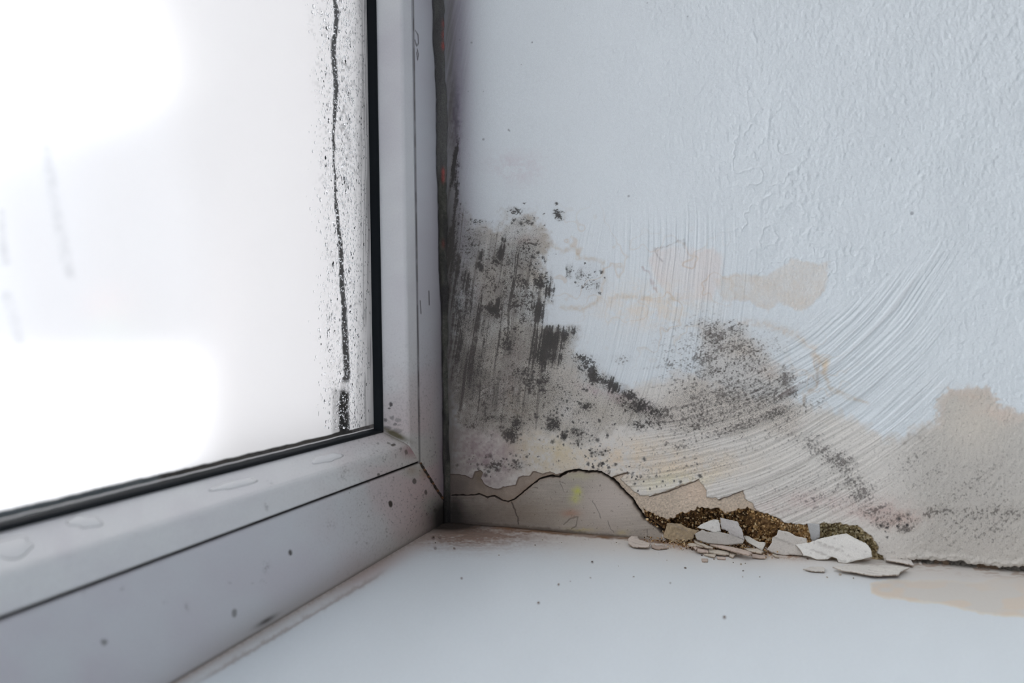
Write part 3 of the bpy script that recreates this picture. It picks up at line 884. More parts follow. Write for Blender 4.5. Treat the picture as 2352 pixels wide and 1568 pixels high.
def paint_pvc(X, Y, part):
    n = X.shape[0]
    fx = fbm(X, Y, 9, 2, 83)
    spk = vn(X / 2.4, Y / 2.4, 84)
    spk2 = vn(X / 4.0, Y / 4.0, 85)
    # grime nearness to the corner
    near = np.exp(-(np.hypot(X - 1020, (Y - 1130) * .8) / 190) ** 2)
    col = np.tile(A(184, 189, 197) if part in ('jamb', 'rail') else A(198, 204, 211), (n, 1)) * (1 + .02 * fbm(X, Y, 120, 2, 86))[:, None]  # jamb and rail greyer than the beads, partly shade put into the colour
    col = mix(col, A(176, 172, 184), (.45 if part in ('jamb', 'rail') else .15) + .3 * fbm(X, Y, 110, 3, 87))
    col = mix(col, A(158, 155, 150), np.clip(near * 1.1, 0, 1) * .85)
    col = mix(col, A(172, 152, 156), near * sst(-.1, .5, fbm(X, Y, 80, 2, 88)) * .7)
    col = mix(col, A(74, 66, 64), sst(.60, .85, spk * .6 + spk2 * .6) * np.clip(near * 1.1, 0, 1) * .7)
    col = mix(col, A(116, 112, 112), sst(.1, .7, spk) * .22 * sst(.15, .6, near + .2))
    if part in ('jamb', 'bead_v'):
        col = mix(col, A(96, 92, 92), np.exp(-np.clip(1022 - X, 0, 99) / 14) * sst(560, 820, Y) * .8)
        col = mix(col, A(120, 112, 124), np.exp(-np.clip(1015 - X, 0, 99) / 16) * .6)
        col = mix(col, A(60, 52, 52), (np.exp(-((X - (949 + Y * .0142)) / 2.0) ** 2)) * (.75 + .2 * sst(-.2, .4, fbm(X, Y, 30, 2, 89))))
    if part == 'jamb':
        for pts in [[(954, 70), (960, 80), (961, 100), (957, 106), (953, 92)], [(958, 112), (961, 125), (959, 138), (957, 120)], [(985, 668), (986, 700)], [(965, 690), (967, 720)]]:
            d, _ = line(X, Y, pts)
            col = mix(col, A(64, 58, 62), (1 - sst(.6, 1.8, d)) * .8)
    if part == 'rail':
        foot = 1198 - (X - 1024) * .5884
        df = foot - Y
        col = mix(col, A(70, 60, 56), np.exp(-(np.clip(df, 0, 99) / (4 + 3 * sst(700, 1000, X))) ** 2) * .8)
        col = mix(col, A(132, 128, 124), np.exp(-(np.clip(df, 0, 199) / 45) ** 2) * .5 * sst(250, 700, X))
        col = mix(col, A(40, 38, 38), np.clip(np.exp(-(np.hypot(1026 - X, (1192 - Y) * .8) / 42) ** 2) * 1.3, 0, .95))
        col = mix(col, A(46, 40, 38), blob(X, Y, 612, 1425, 26, 5, -30) * .9)
        for (x, y, rx, ry, k_) in [(897, 1157, 4.2, 6.5, 1.0), (667, 1269, 4.0, 5.5, .9), (239, 1475, 7, 6, .6), (538, 1407, 5, 9, .6), (380, 1380, 6, 5, .35), (430, 1394, 6, 8, .35), (605, 1335, 6, 4, .5), (578, 1340, 4, 3, .35),
                                   (612, 1300, 7, 14, .35), (760, 1205, 7, 10, .4), (952, 1105, 4, 6, .8), (978, 1130, 3, 5, .8), (280, 1350, 6, 6, .3), (1000, 1172, 4, 4, .6), (840, 1247, 4, 4, .5), (192, 1362, 5, 6, .4), (528, 1336, 3, 3, .4), (748, 1292, 3, 3, .4)]:
            col = mix(col, A(52, 46, 44), (sst(.35, .6, blob(X + fx, Y + fx, x, y, rx * 1.3, ry * 1.3)) if k_ > .55 else 1.3 * blob(X + 2 * fx, Y + 2 * fx, x, y, rx, ry) * sst(-.2, .6, spk + .4 * spk2)) * k_)
        col = mix(col, A(120, 92, 62), blob(X, Y, 975, 1085, 10, 14, 0) * .5 + blob(X, Y, 945, 1080, 14, 12) * .4)
        for k in range(70):
            x = rs_.gauss(930, 70)
            y = rs_.gauss(1160, 40)
            m = (np.abs(X - x) < 7) & (np.abs(Y - y) < 7)
            col[m] = mix(col[m], A(70, 62, 62), (1 - sst(.6, 1.9, np.hypot((X[m] - x) * 1.6, Y[m] - y))) * .8)
    if part == 'bead_h':
        jn = 1060 - (X - 963) * .3687
        col = mix(col, A(66, 56, 52), np.exp(-((jn - Y) / 2.6) ** 2) * .6 * (Y < jn + 4))
        col = mix(col, A(130, 96, 100), blob(X, Y, 945, 1035, 22, 16) * .8)
        col = mix(col, A(70, 64, 34), np.clip(blob(X + 2 * fx, Y + fx, 908, 1001, 32, 7, 24) * 1.2, 0, .95))
        col = mix(col, A(70, 60, 48), blob(X + 2 * fx, Y, 930, 1012, 22, 4, 35) * .9)
        for (x, y, rx, ry, k_) in [(903, 1021, 5, 3, .9), (893, 1018, 3, 2, .6), (933, 1038, 3, 5, .7), (790, 1085, 8, 20, .25), (885, 1055, 5, 12, .3), (620, 1110, 5, 5, .3), (868, 1018, 3, 2, .5), (920, 1030, 3, 3, .5), (870, 1090, 3, 3, .8), (612, 1160, 5, 10, .35)]:
            col = mix(col, A(58, 52, 46), (sst(.3, .6, blob(X + 1.5 * fx, Y + fx, x, y, rx * 1.3, ry * 1.3)) if k_ > .45 else 1.3 * blob(X + 2 * fx, Y + 2 * fx, x, y, rx, ry) * sst(-.2, .6, spk + .4 * spk2)) * k_)
    if part == 'bead_v':
        for (x, y, rx, ry, k_) in [(897, 928, 3, 5, .9), (894, 937, 3, 2, .8), (900, 958, 5, 4, .5), (915, 965, 6, 5, .4), (885, 964, 3, 4, .7), (908, 975, 4, 3, .6), (889, 982, 8, 4, .5), (912, 990, 12, 5, .4)]:
            col = mix(col, A(48, 44, 46), sst(.3, .6, blob(X + 2 * fx, Y + 2 * fx, x, y, rx * 1.3, ry * 1.3)) * k_)
        col = mix(col, A(70, 64, 34), np.clip(blob(X + 2 * fx, Y + fx, 908, 998, 32, 7, 25) * 1.2, 0, .9))
    return np.clip(col, .004, .9)


rs_ = random.Random(11)
# profile points: (y depth, z on the lower member, x on the upright member)
def dens_path(pts, step):
    out = []
    for a, b in zip(pts[:-1], pts[1:]):
        a = np.array(a, float)
        b = np.array(b, float)
        k = max(1, int(np.ceil(np.linalg.norm(b - a) / step)))
        for i in range(k):
            out.append(a + (b - a) * i / k)
    out.append(np.array(pts[-1], float))
    return np.array(out)


LEFT, TOP = -.42, .80
P_frame = [(.020, -.0012, .0), (.0, -.0012, .0), (.0, .0095, .0), (.0, .0200, .0105), (.0, .0383, .0294), (.0003, .0390, .0301), (.0012, .0393, .0304), (.004, .0394, .0305), (.0042, .0404, .0315)]
P_bead = [(.004, .0403, .0315), (.0006, .0402, .0314), (-.0001, .0405, .0317), (-.0003, .0410, .0322), (-.0004, .0493, .0412), (-.00015, .0503, .0421), (.0006, .0513, .0431), (.0100, .0580, .0500), (.0106, .0581, .0502)]
P_gask = [(.0108, .0575, .0495), (.0098, .0583, .0504), (.0096, .0590, .0512), (.0103, .0597, .0522), (.0124, .0601, .0540), (.0129, .0602, .0546), (.0131, .0590, .0530)]


def member(name, prof, horiz, mat, parent, part, step=.0006, far_step=.0007):
    p = dens_path([(a, b, c) for a, b, c in prof], step)
    if horiz:
        fine_end = -.27
        base = spaced([(LEFT, .03), (-.40, .004), (-.265, .0006), (-.0, .0006)])
        rows = []
        for (y, z, xv) in p:
            t = (base - LEFT) / (0 - LEFT)
            x = LEFT + t * (-xv - LEFT)
            rows.append(np.stack([x, np.full_like(x, y), np.full_like(x, z)], -1))
    else:
        t0 = spaced([(0, .0007), (.26, .0012), (.32, .03), (1.0, .03)])
        rows = []
        for (y, z, xv) in p:
            zz = z + t0 * (TOP - z)
            rows.append(np.stack([np.full_like(zz, -xv), np.full_like(zz, y), zz], -1))
    V = np.array(rows)
    fl = V.reshape(-1, 3)
    c = None
    if part:
        X, Y = project(fl)
        ok = ((fl - CAM) @ fwd > .04) & (X > -200) & (X < 1300) & (Y > -200) & (Y < 1800)
        c = np.tile(A(192, 195, 203), (len(fl), 1))
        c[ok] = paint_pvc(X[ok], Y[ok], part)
    if part and part != 'x':
        g_ = sst(.0006, .0016, fl[:, 1]) * (fl[:, 2] < (.0405 if horiz else 9)) * (fl[:, 0] > (-9 if horiz else -.0317))
        if horiz:
            g_ = g_ * (fl[:, 2] > .03)
        c = mix(c, A(40, 36, 36), g_ * .95)
    o = grid_mesh(name, V, c, mat, parent, flip=not horiz)
    return o


fr_h = member('frame_rail', P_frame, True, M_pvc, win, 'rail')
fr_v = member('frame_jamb', [p for p in P_frame if p[1] >= .0095], False, M_pvc, win, 'jamb')
bh = member('glazing_bead', P_bead, True, M_pvc, win, 'bead_h')
bv = member('glazing_bead', P_bead, False, M_pvc, win, 'bead_v')
gh = member('gasket', P_gask, True, M_gasket, win, None)
gv = member('gasket', P_gask, False, M_gasket, win, None)

# dirty mitre groove between rail and jamb: a thin dark strip of sealant
pts = [(965, 1062), (1000, 1118), (1023, 1152)]
mv, mf = [], []
for i, (x, y) in enumerate(dens_path([(965, 1062), (985, 1094), (1003, 1123), (1023, 1152)], 4)):
    a = hit(x - 2.2 + .8 * math.sin(i * 1.7), y + 1.2, 1, -.0003)
    b = hit(x + 2.4 + .8 * math.sin(i * 2.3), y - 1.2, 1, -.0003)
    c = (a + b) / 2 + np.array([0, -.0004, 0])
    mv += [a, c, b]
nn = len(mv) // 3
for i in range(nn - 1):
    for k in range(2):
        mf.append((3 * i + k, 3 * i + k + 1, 3 * i + 4 + k, 3 * i + 3 + k))
mcol = np.array([A(52, 46, 42) if (i // 3) % 5 else A(110, 78, 52) for i in range(len(mv))])
o = raw_mesh('mitre_joint', mv, mf, M_seal, win, smooth=True, col=mcol)
o['label'] = 'dark brown dirt filled mitre joint'

# glazing
def pane(name, y0, y1, parent):
    return box(name, (LEFT, y0, .052), (-.046, y1, TOP), M_glass, parent)


inner = pane('inner_pane', .0134, .0170, win)
outer = pane('outer_pane', .0290, .0330, win)
# perforated spacer bars between the panes
def spacer(name, horiz):
    v, f = [], []
    cols_ = None
    if horiz:
        return box(name, (LEFT, .0172, .0500), (-.050, .0288, .0562), M_alu, win)
    b = box(name, (-.0500, .0172, .052), (-.044, .0288, TOP), M_alu, win)
    return b


sv = spacer('spacer_bar', False)
sh = spacer('spacer_bar', True)
# perforations: two rows of small dark slots (a part of the upright spacer)
v, f = [], []
M_slot = material('slot_dark', color=(.03, .03, .035), rough=.8)
z = .058
while z < .31:
    for yy in (.0188, .0270):
        i = len(v)
        for (dy, dz) in [(-.0003, -.0005), (.0003, -.0005), (.0003, .0005), (-.0003, .0005)]:
            v.append((-.05003, yy + dy, z + dz))
            v.append((-.0497, yy + dy, z + dz))
        f += [(i, i + 2, i + 4, i + 6), (i, i + 1, i + 3, i + 2), (i + 2, i + 3, i + 5, i + 4), (i + 4, i + 5, i + 7, i + 6), (i + 6, i + 7, i + 1, i)]
    z += .0045
o = raw_mesh('perforation', v, f, M_slot, sv)
o['kind'] = 'stuff'
# outer seals and outer frame
M_oseal = material('outer_black_seal', color=(.040, .090, .120), rough=.4)
box('outer_seal', (-.0595, .0290, .050), (-.046, .0292, TOP), M_oseal, win)
box('outer_seal', (LEFT, .0290, .048), (-.046, .0292, .0592), M_oseal, win)
box('outer_gasket', (-.0595, .0331, .046), (-.040, .0375, TOP), M_oseal, win)
box('outer_gasket', (LEFT, .0331, .040), (-.040, .0375, .0580), M_oseal, win)
M_pvc2 = material('outer_plastic', color=tuple(A(176, 178, 184)), rough=.5)
box('outer_frame', (-.052, .0376, .0), (.012, .062, TOP), M_pvc2, win)
box('outer_frame', (LEFT, .0376, .0), (.012, .062, .054), M_pvc2, win)
box('frame_core', (-.048, .0215, .0), (.012, .0376, TOP), M_pvc2, win)
box('frame_core', (LEFT, .0215, .0), (-.048, .0376, .048), M_pvc2, win)

# condensation film on the room side of the inner pane
RIV = [(760, -900), (772, -600), (764, -400), (771, -200), (766, -80), (768, 0), (774, 30), (771, 70), (765, 110), (768, 150), (772, 200), (770, 240), (766, 290), (766, 360), (770, 400), (770, 450), (775, 500), (782, 560), (784, 600), (785, 650), (790, 700), (792, 760), (795, 820), (797, 860), (792, 890), (790, 930), (792, 990)]
RW = [3, 4, 4, 5, 5, 5, 6, 5, 6, 6, 6, 5, 3, 2.2, 2.2, 2.6, 4, 5, 5.5, 6, 6, 7.5, 8, 8, 10, 12, 13]


def fog_map(X, Y, Zm, Xm):
    n = X.shape[0]
    s1 = vn(X / 3.0, Y / 4.5, 91)
    s2 = vn(X / 5.0, Y / 7.0, 92)
    s3 = fbm(X, Y, 26, 3, 93)
    fog = np.ones(n)
    # droplet belt near the frame
    belt = sst(715, 765, X + 14 * fbm(X, Y, 60, 2, 94) - (Y - 500) * .04)
    holes = sst(.05, .75, s1 * .6 + s2 * .5 + .25 * s3)
    fog -= belt * (.02 + .26 * holes * (1 - sst(812, 850, X)))
    fog -= belt * sst(806, 842, X) * (.28 + .3 * sst(-.2, .6, vn(X / 2.6, Y / 90, 95)))
    fog -= .30 * np.exp(-((X - 790) / 13) ** 2) * sst(90, 140, Y) * (1 - sst(380, 520, Y)) * sst(-.1, .5, s2)
    d, pos = line(X + 1.5 * s2, Y, RIV, 40)
    pos = pos - 4
    w_ = np.interp(pos, range(-4, len(RW) - 4), RW)
    riv = 1 - sst(w_ * .62, w_ * 1.15, d)
    cut = 1 - .75 * sst(870, 885, Y) * (1 - sst(893, 905, Y))
    fog = fog * (1 - riv * cut * .93)
    fog -= .35 * (1 - sst(10, 20, np.abs(X - 778))) * sst(885, 900, Y)
    # clear wet band along the bottom of the pane
    dz = Zm - (.0627 + .0003 * s3)
    band = 1 - sst(-.0003, .0003, dz)
    fog = np.where(band > 0, fog * (1 - band * .96), fog)
    lip = np.exp(-((Zm - .06065 - .00012 * s3) / .00026) ** 2) * (1 - sst(.0618, .0622, Zm))
    fog = np.maximum(fog, lip * .7)
    # thinner runs in the fog
    run = 0
    for pts, w_, k_ in [([(105, 330), (120, 430), (135, 520), (150, 580), (160, 630)], 14, .35), ([(0, 490), (6, 560), (12, 600)], 12, .4), ([(15, 680), (30, 730), (45, 780)], 15, .3)]:
        d, _ = line(X, Y, pts, 60)
        run = run + np.exp(-(d / w_) ** 2) * k_ * (.7 + .4 * s3)
    fog = fog - run * .5
    return np.clip(fog, .03, 1)


xs = spaced([(LEFT, .003), (-.28, .0007), (-.085, .00014), (-.0520, .001), (-.0465, .001)])
zs = spaced([(.0560, .00022), (.0660, .0005), (.30, .0012), (.46, .03), (TOP, .05)])
XX, ZZ = np.meshgrid(xs, zs)
Vf = np.stack([XX, np.full_like(XX, .0130), ZZ], -1).reshape(-1, 3)
PX, PY = project(Vf)
ok = ((Vf - CAM) @ fwd > .05)
fog = np.ones(len(Vf))
fog[ok] = fog_map(PX[ok], PY[ok], Vf[ok, 2], Vf[ok, 0])
cf = np.tile(np.array([.985, .962, .965]), (len(Vf), 1))
Vb = Vf.copy()
Vb[:, 1] = .0132
nf = len(zs)
grid_mesh('condensation', Vf.reshape(nf, len(xs), 3), cf, M_fog, inner, extra={'fog': fog})['label'] = 'fog of condensation with a clear run near the frame'

# droplets clinging to the fogged belt (nobody could count them)
v, f = [], []
rd = random.Random(5)
count = 0
while count < 4600:
    y = rd.uniform(-10, 985) if count < 3400 else rd.uniform(-600, -10)
    x = rd.choice([rd.gauss(762, 22), rd.uniform(745, 848), rd.gauss(800, 14)]) + (y - 500) * .02
    if not 700 < x < 850:
        continue
    p = hit(x, y, 1, .0130)
    if p[2] < .0632:
        continue
    r_ = rd.uniform(.00016, .00042) * (1.0 if rd.random() < .93 else 1.6)
    el = rd.uniform(1.0, 1.9)
    i0 = len(v)
    segs, rings = 8, 3
    v.append((p[0], .0130 - r_ * .55, p[2] - r_ * .1))
    for k in range(1, rings + 1):
        a = k / rings * pi / 2
        for s in range(segs):
            b = s / segs * 2 * pi
            v.append((p[0] + r_ * sin(a) * cos(b), .0130 - r_ * .55 * cos(a) - .00001, p[2] + r_ * el * sin(a) * sin(b)))
    for s in range(segs):
        f.append((i0, i0 + 1 + (s + 1) % segs, i0 + 1 + s))
        for k in range(rings - 1):
            a = i0 + 1 + k * segs
            f.append((a + s, a + (s + 1) % segs, a + segs + (s + 1) % segs, a + segs + s))
    f.append(tuple(i0 + 1 + (rings - 1) * segs + s for s in range(segs)))
    count += 1
o = raw_mesh('water_droplets', v, f, M_water, inner, smooth=True)
o['kind'] = 'stuff'
o['label'] = 'belt of tiny clear droplets beside the frame'

# dirty sealant bead where frame meets wall
def sealant():
    zz = np.arange(.0, .79, .0006)
    k = 9
    rows = []
    for i in range(k):
        a = i / (k - 1) * pi / 2
        n1 = vn(zz / .012, np.full_like(zz, i * .35), 101)
        n2 = vn(zz / .003, np.full_like(zz, i * .8), 102)
        wide = .0026 + .0008 * vn(zz / .02, zz * 0 + 5, 106) + .0012 * sst(.12, .15, zz) + .0010 * sst(.19, .205, zz) + .0022 * sst(.262, .268, zz)
        wy = .0026 + .0006 * n1 + .0014 * sst(.12, .20, zz)
        rr = 1 + .10 * n1 + .09 * n2
        x = -.0006 - wide * (1 - sin(a)) * rr
        y = -.0006 - wy * (1 - cos(a)) * rr
        rows.append(np.stack([x, y, zz], -1))
    V = np.array(rows)
    fl = V.reshape(-1, 3)
    X, Y = project(fl)
    col = np.tile(A(66, 66, 62), (len(fl), 1)) * (1 + .25 * vn(fl[:, 2] / .004, fl[:, 0] / .0008, 103) + .2 * vn(fl[:, 2] / .0012, fl[:, 0] / .0006, 104))[:, None]
    col = mix(col, A(44, 42, 44), sst(-.1, .6, fbm(fl[:, 2] * 1000, fl[:, 0] * 3000, 14, 2, 105)) * .8)
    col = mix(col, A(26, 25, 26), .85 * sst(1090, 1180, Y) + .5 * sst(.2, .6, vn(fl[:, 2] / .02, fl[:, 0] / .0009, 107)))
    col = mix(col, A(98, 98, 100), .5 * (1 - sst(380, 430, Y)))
    for (y, k_) in [(105, 1), (80, .6), (55, .5), (395, 1.0), (410, .8), (560, .3)]:
        col = mix(col, A(150, 70, 66), blob(X, Y, 1018, y, 3.5, 9) * k_ * .8)
    return grid_mesh('trim_1', V, col, M_seal, flip=True)


tag(sealant(), kind='structure', label='dirty grey sealant bead between window frame and wall')

# ================================================================== rest of the shell
o = box('wall_back', (LEFT - 1.2, .0, -.6), (LEFT - .001, .12, 2.2), M_back)
tag(o, kind='structure')
o = box('wall_back', (LEFT, .0, TOP + .001), (.25, .12, 2.2), M_back)
tag(o, kind='structure')
o = box('wall_back', (LEFT, .0005, -.6), (.25, .12, -.0365), M_back)
tag(o, kind='structure')
o = box('wall_outside', (-.026, .0625, -.6), (.25, .158, 2.2), M_plain)
tag(o, kind='structure', label='pale outside reveal seen blurred through the fogged pane')
# snowy ground, a pale building and two posts outside, seen only as blurs through the fog
g = box('ground', (-60, .5, -.8), (160, 160, -.56), M_snow)
tag(g, kind='structure')


def out_pt(px, py, dist):
    d = ray(px, py)
    return CAM + d / np.linalg.norm(d[:2]) * dist


M_fac = material('pale_facade', color=(.13, .17, .21), rough=.9, bump=.002, bscale=3)
bd = empty('building', tuple(out_pt(250, 800, 40) * np.array([1, 1, 0]) + np.array([0, 0, -.56])), label='pale blue grey building, a blur behind the fogged pane', cat='building')
a = out_pt(110, 800, 38)
b = out_pt(470, 800, 46)
hA = out_pt(110, 350, 38)[2]
hB = out_pt(470, 200, 46)[2]
dv = (b - a)
nv = np.array([-dv[1], dv[0], 0])
nv = nv / np.linalg.norm(nv) * 8
if nv[1] < 0:
    nv = -nv
q = [a, b, b + nv, a + nv]
v = [(p[0], p[1], -.56) for p in q] + [(q[0][0], q[0][1], hA), (q[1][0], q[1][1], hB), (q[2][0], q[2][1], hB), (q[3][0], q[3][1], hA)]
raw_mesh('facade', v, [(3, 2, 1, 0), (4, 5, 6, 7), (0, 1, 5, 4), (1, 2, 6, 5), (2, 3, 7, 6), (3, 0, 4, 7)], M_fac, bd)
M_post = material('post_grey', color=(.10, .11, .13), rough=.7)
M_red = material('sign_red', color=(.55, .12, .08), rough=.6)
M_grn = material('sign_green', color=(.10, .45, .20), rough=.6)


def tube(name, p0, p1, r0_, r1_, mat, parent, segs=12):
    p0, p1 = Vector(p0), Vector(p1)
    d = (p1 - p0).normalized()
    s = d.cross(Vector((0.3, 1, .1))).normalized()
    t = d.cross(s)
    v = []
    for p, r_ in ((p0, r0_), (p1, r1_)):
        for k in range(segs):
            a = k / segs * 2 * pi
            v.append(p + (s * cos(a) + t * sin(a)) * r_)
    f = [(k, (k + 1) % segs, segs + (k + 1) % segs, segs + k) for k in range(segs)] + [tuple(range(segs))[::-1], tuple(range(segs, 2 * segs))]
    return raw_mesh(name, v, f, mat, parent, smooth=False)


foot = out_pt(200, 826, 30)
pr = empty('street_post', (foot[0], foot[1], -.56), label='blurred grey leaning post with a reddish and a green spot, right of the two', cat='post', group='blurred posts outside')
tube('pole', (foot[0], foot[1], -.56), out_pt(120, 330, 30), .45, .34, M_post, pr)
tube('red_sign', out_pt(172, 718, 29.6), out_pt(170, 686, 29.6), .35, .35, M_red, pr)
tube('green_sign', out_pt(184, 775, 29.6), out_pt(180, 735, 29.6), .3, .3, M_grn, pr)
foot = out_pt(48, 826, 31)
pl = empty('street_post', (foot[0], foot[1], -.56), label='blurred grey post at the left edge of the pane, left of the two', cat='post', group='blurred posts outside')
tube('pole', (foot[0], foot[1], -.56), out_pt(-10, 480, 31), .55, .4, M_post, pl)

# ================================================================== chips and flakes of paint
def zoomA(pts):
    return [(1400 + x / 5.88, 1080 + y / 5.88) for x, y in pts]


def zoomB(pts):
    return [(1700 + x / 5.227, 1100 + y / 5.227) for x, y in pts]


def chip(name, pts, label, cat='paint flake', lean=None, flat=None, col=(186, 184, 182), back=(120, 104, 90), thick=.0007, group=None, curl=.0, rough=.00012, seed=0, sand=False, xoff=None, drop=0.0):
    """lean=(dx/dz, dx/dy): plane leaning on the wall, foot where its lowest point meets the sill; flat=(z0, dz/dx, dz/dy)"""
    rnd = random.Random(seed)
    # densify outline with small jitter
    pl_ = []
    for i, (a, b) in enumerate(zip(pts, pts[1:] + pts[:1])):
        k = max(1, int(math.dist(a, b) / 3.2))
        for j in range(k):
            t = j / k
            jx, jy = (0, 0) if j == 0 else (rnd.uniform(-.6, .6), rnd.uniform(-.5, .5))
            pl_.append((a[0] + (b[0] - a[0]) * t + jx, a[1] + (b[1] - a[1]) * t + jy))
    if flat is not None:
        z0, sxx, syy = flat
        c0 = hit(sum(p[0] for p in pts) / len(pts), sum(p[1] for p in pts) / len(pts), 2, z0)
        nrm = np.array([-sxx, -syy, 1.0])
        org = np.array([c0[0], c0[1], z0])
    else:
        k1, k2 = lean
        low = max(pts, key=lambda p: p[1] - (p[0] - 1024) * .0888)
        org = hit(low[0], low[1], 2, drop)
        if xoff is not None:
            org = hit(low[0], low[1], 0, xoff)
        nrm = np.array([1.0, -k2, -k1])
    nrm = nrm / np.linalg.norm(nrm)

    def onplane(x, y):
        d = ray(x, y)
        t = ((org - CAM) @ nrm) / (d @ nrm)
        return CAM + d * t
    if nrm @ (CAM - org) < 0:
        nrm = -nrm
    P = np.array([onplane(*p) for p in pl_])
    cen = P.mean(0)
    e1 = P[1] - P[0]
    e1 = np.array([0, -1, 0]) - nrm * (nrm @ np.array([0, -1, 0]))
    e1 /= np.linalg.norm(e1)
    e2 = np.cross(nrm, e1)
    uv = np.stack([(P - cen) @ e1, (P - cen) @ e2], -1)
    # interior points
    ins = []
    step = max(.0007, (uv.max(0) - uv.min(0)).max() / 40)
    gx = np.arange(uv[:, 0].min(), uv[:, 0].max(), step)
    gy = np.arange(uv[:, 1].min(), uv[:, 1].max(), step)
    GX, GY = np.meshgrid(gx, gy)
    sd = seg_dist(GX.ravel(), GY.ravel(), uv, True)[0]
    for x, y, s in zip(GX.ravel(), GY.ravel(), sd):
        if s < -step * .55:
            ins.append((x + rnd.uniform(-.2, .2) * step, y + rnd.uniform(-.2, .2) * step))
    from mathutils.geometry import delaunay_2d_cdt
    nb = len(uv)
    allp = [Vector(p) for p in uv] + [Vector(p) for p in ins]
    vo, eo, fo, ov, oe, of = delaunay_2d_cdt(allp, [(i, (i + 1) % nb) for i in range(nb)], [], 1, 1e-7)
    vo = np.array([(p.x, p.y) for p in vo])
    R = np.abs(vo).max() + 1e-9
    sx_ = vo[:, 0] * 4400
    sy_ = vo[:, 1] * 4400
    st_ = vn((sy_ + .3 * sx_) / 5, sx_ / 60, seed + 5) * .6 + vn((sy_ + .3 * sx_) / 2.6, sx_ / 30, seed + 6) * .4
    bumpy = fbm(sx_, sy_, 26, 3, seed + 9)
    hgt = rough * (1.8 * st_ + 1.6 * bumpy) + curl * (vo[:, 0] / R) ** 2 + curl * .6 * (vo[:, 1] / R) ** 2
    if sand:
        g_ = vn(sx_ / 3, sy_ / 3, seed + 7)
        hgt = hgt + .0002 * g_ + .0006 * bumpy
    top = cen + vo[:, :1] * e1 + vo[:, 1:] * e2 + nrm * hgt[:, None]
    bot = top - nrm * thick
    n = len(vo)
    cnt = {}
    for t in fo:
        for i in range(len(t)):
            e = (t[i], t[(i + 1) % len(t)])
            cnt[e] = cnt.get(e, 0) + 1
    faces = [tuple(t) for t in fo] + [tuple(x + n for x in reversed(t)) for t in fo]
    for (i, j) in cnt:
        if (j, i) not in cnt:
            faces.append((j, i, i + n, j + n))
    ct = np.tile(A(*col), (n, 1)) * (1 + .06 * st_ + .05 * bumpy)[:, None]
    if sand:
        ct = ct * (1 + .3 * vn(sx_ / 2.4, sy_ / 2.4, seed + 8))[:, None]
    ct = mix(ct, A(120, 114, 110), sst(.35, .8, st_) * .55)
    ct = mix(ct, A(110, 104, 100), sst(.7, .85, vn(sx_ / 2.0, sy_ / 2.0, seed + 3)) * .4)
    cb = np.tile(A(*back), (n, 1))
    base = Vector((float(top[:, 0].mean()), float(top[:, 1].mean()), float(bot[:, 2].min())))
    vv = np.concatenate([top, bot]) - np.array(base)
    o = raw_mesh(name, vv, faces, M_chip if not sand else M_grain, None, smooth=False, col=np.concatenate([ct, cb]))
    o.location = base
    me = o.data
    me.polygons.foreach_set('use_smooth', np.array([i < 2 * len(fo) for i in range(len(me.polygons))]))
    tag(o, label, cat, group)
    return o


chip('paint_flake', zoomB([(665, 790), (840, 760), (960, 715), (1170, 665), (1280, 655), (1400, 720), (1510, 770), (1570, 850), (1585, 935), (1420, 970), (1270, 1010), (1180, 995), (1160, 950), (1100, 930), (1050, 960), (920, 965), (850, 935), (760, 920), (720, 850)]),
     'largest white paint flake, leaning at the right end of the rubble against the cavity', lean=(.75, 0), col=(190, 190, 190), curl=.0006, seed=1, thick=.0008)
chip('paint_flake', zoomB([(320, 850), (380, 760), (385, 700), (440, 670), (460, 610), (520, 620), (600, 640), (660, 680), (800, 710), (805, 790), (740, 850), (760, 920), (590, 905), (540, 915), (400, 890)]),
     'grey paint flake standing upright just left of the largest white flake', lean=(.32, 0), col=(170, 167, 165), curl=.0004, seed=2, thick=.0008)
chip('plaster_chunk', zoomA([(780, 710), (860, 712), (960, 720), (1040, 770), (1225, 815), (1150, 860), (1130, 920), (1060, 950), (970, 995), (880, 970), (780, 930), (720, 900), (740, 840), (760, 790)]),
     'brown sandy plaster chunk at the left end of the rubble, below the dark cavity', 'plaster chunk', lean=(.35, 0), col=(140, 126, 106), back=(96, 80, 60), thick=.003, seed=3, sand=True)
chip('paint_flake', zoomA([(1150, 860), (1250, 800), (1340, 830), (1500, 830), (1620, 860), (1820, 940), (1800, 985), (1600, 1005), (1330, 985), (1180, 930)]),
     'grey paint flake lying low in front of the two upright flakes in the cavity', lean=(.5, 0), col=(150, 147, 145), seed=4, thick=.001, drop=.0035)
chip('paint_flake', zoomA([(1180, 770), (1230, 730), (1400, 660), (1480, 670), (1505, 820), (1430, 845), (1330, 810)]),
     'pale paint flake wedged in the cavity mouth, left of the two upright flakes', lean=(.6, 0), col=(186, 186, 186), seed=5, thick=.0008, xoff=-.0025)
chip('paint_flake', zoomA([(1490, 635), (1600, 660), (1730, 690), (1760, 760), (1790, 800), (1820, 940), (1700, 905), (1620, 870), (1600, 820), (1510, 790)]),
     'grey blade shaped paint flake standing in the cavity mouth, right of the two upright flakes', lean=(.3, .2), col=(160, 158, 160), seed=6, thick=.0008, xoff=-.0050)
chip('paint_flake', zoomA([(1810, 880), (1880, 890), (2010, 960), (2110, 975), (2100, 1010), (2060, 1090), (1990, 1040), (1850, 960)]),
     'narrow white paint flake tilted in front of the soil filled cavity', lean=(.9, 0), col=(184, 183, 180), seed=7, thick=.0009, drop=.001)
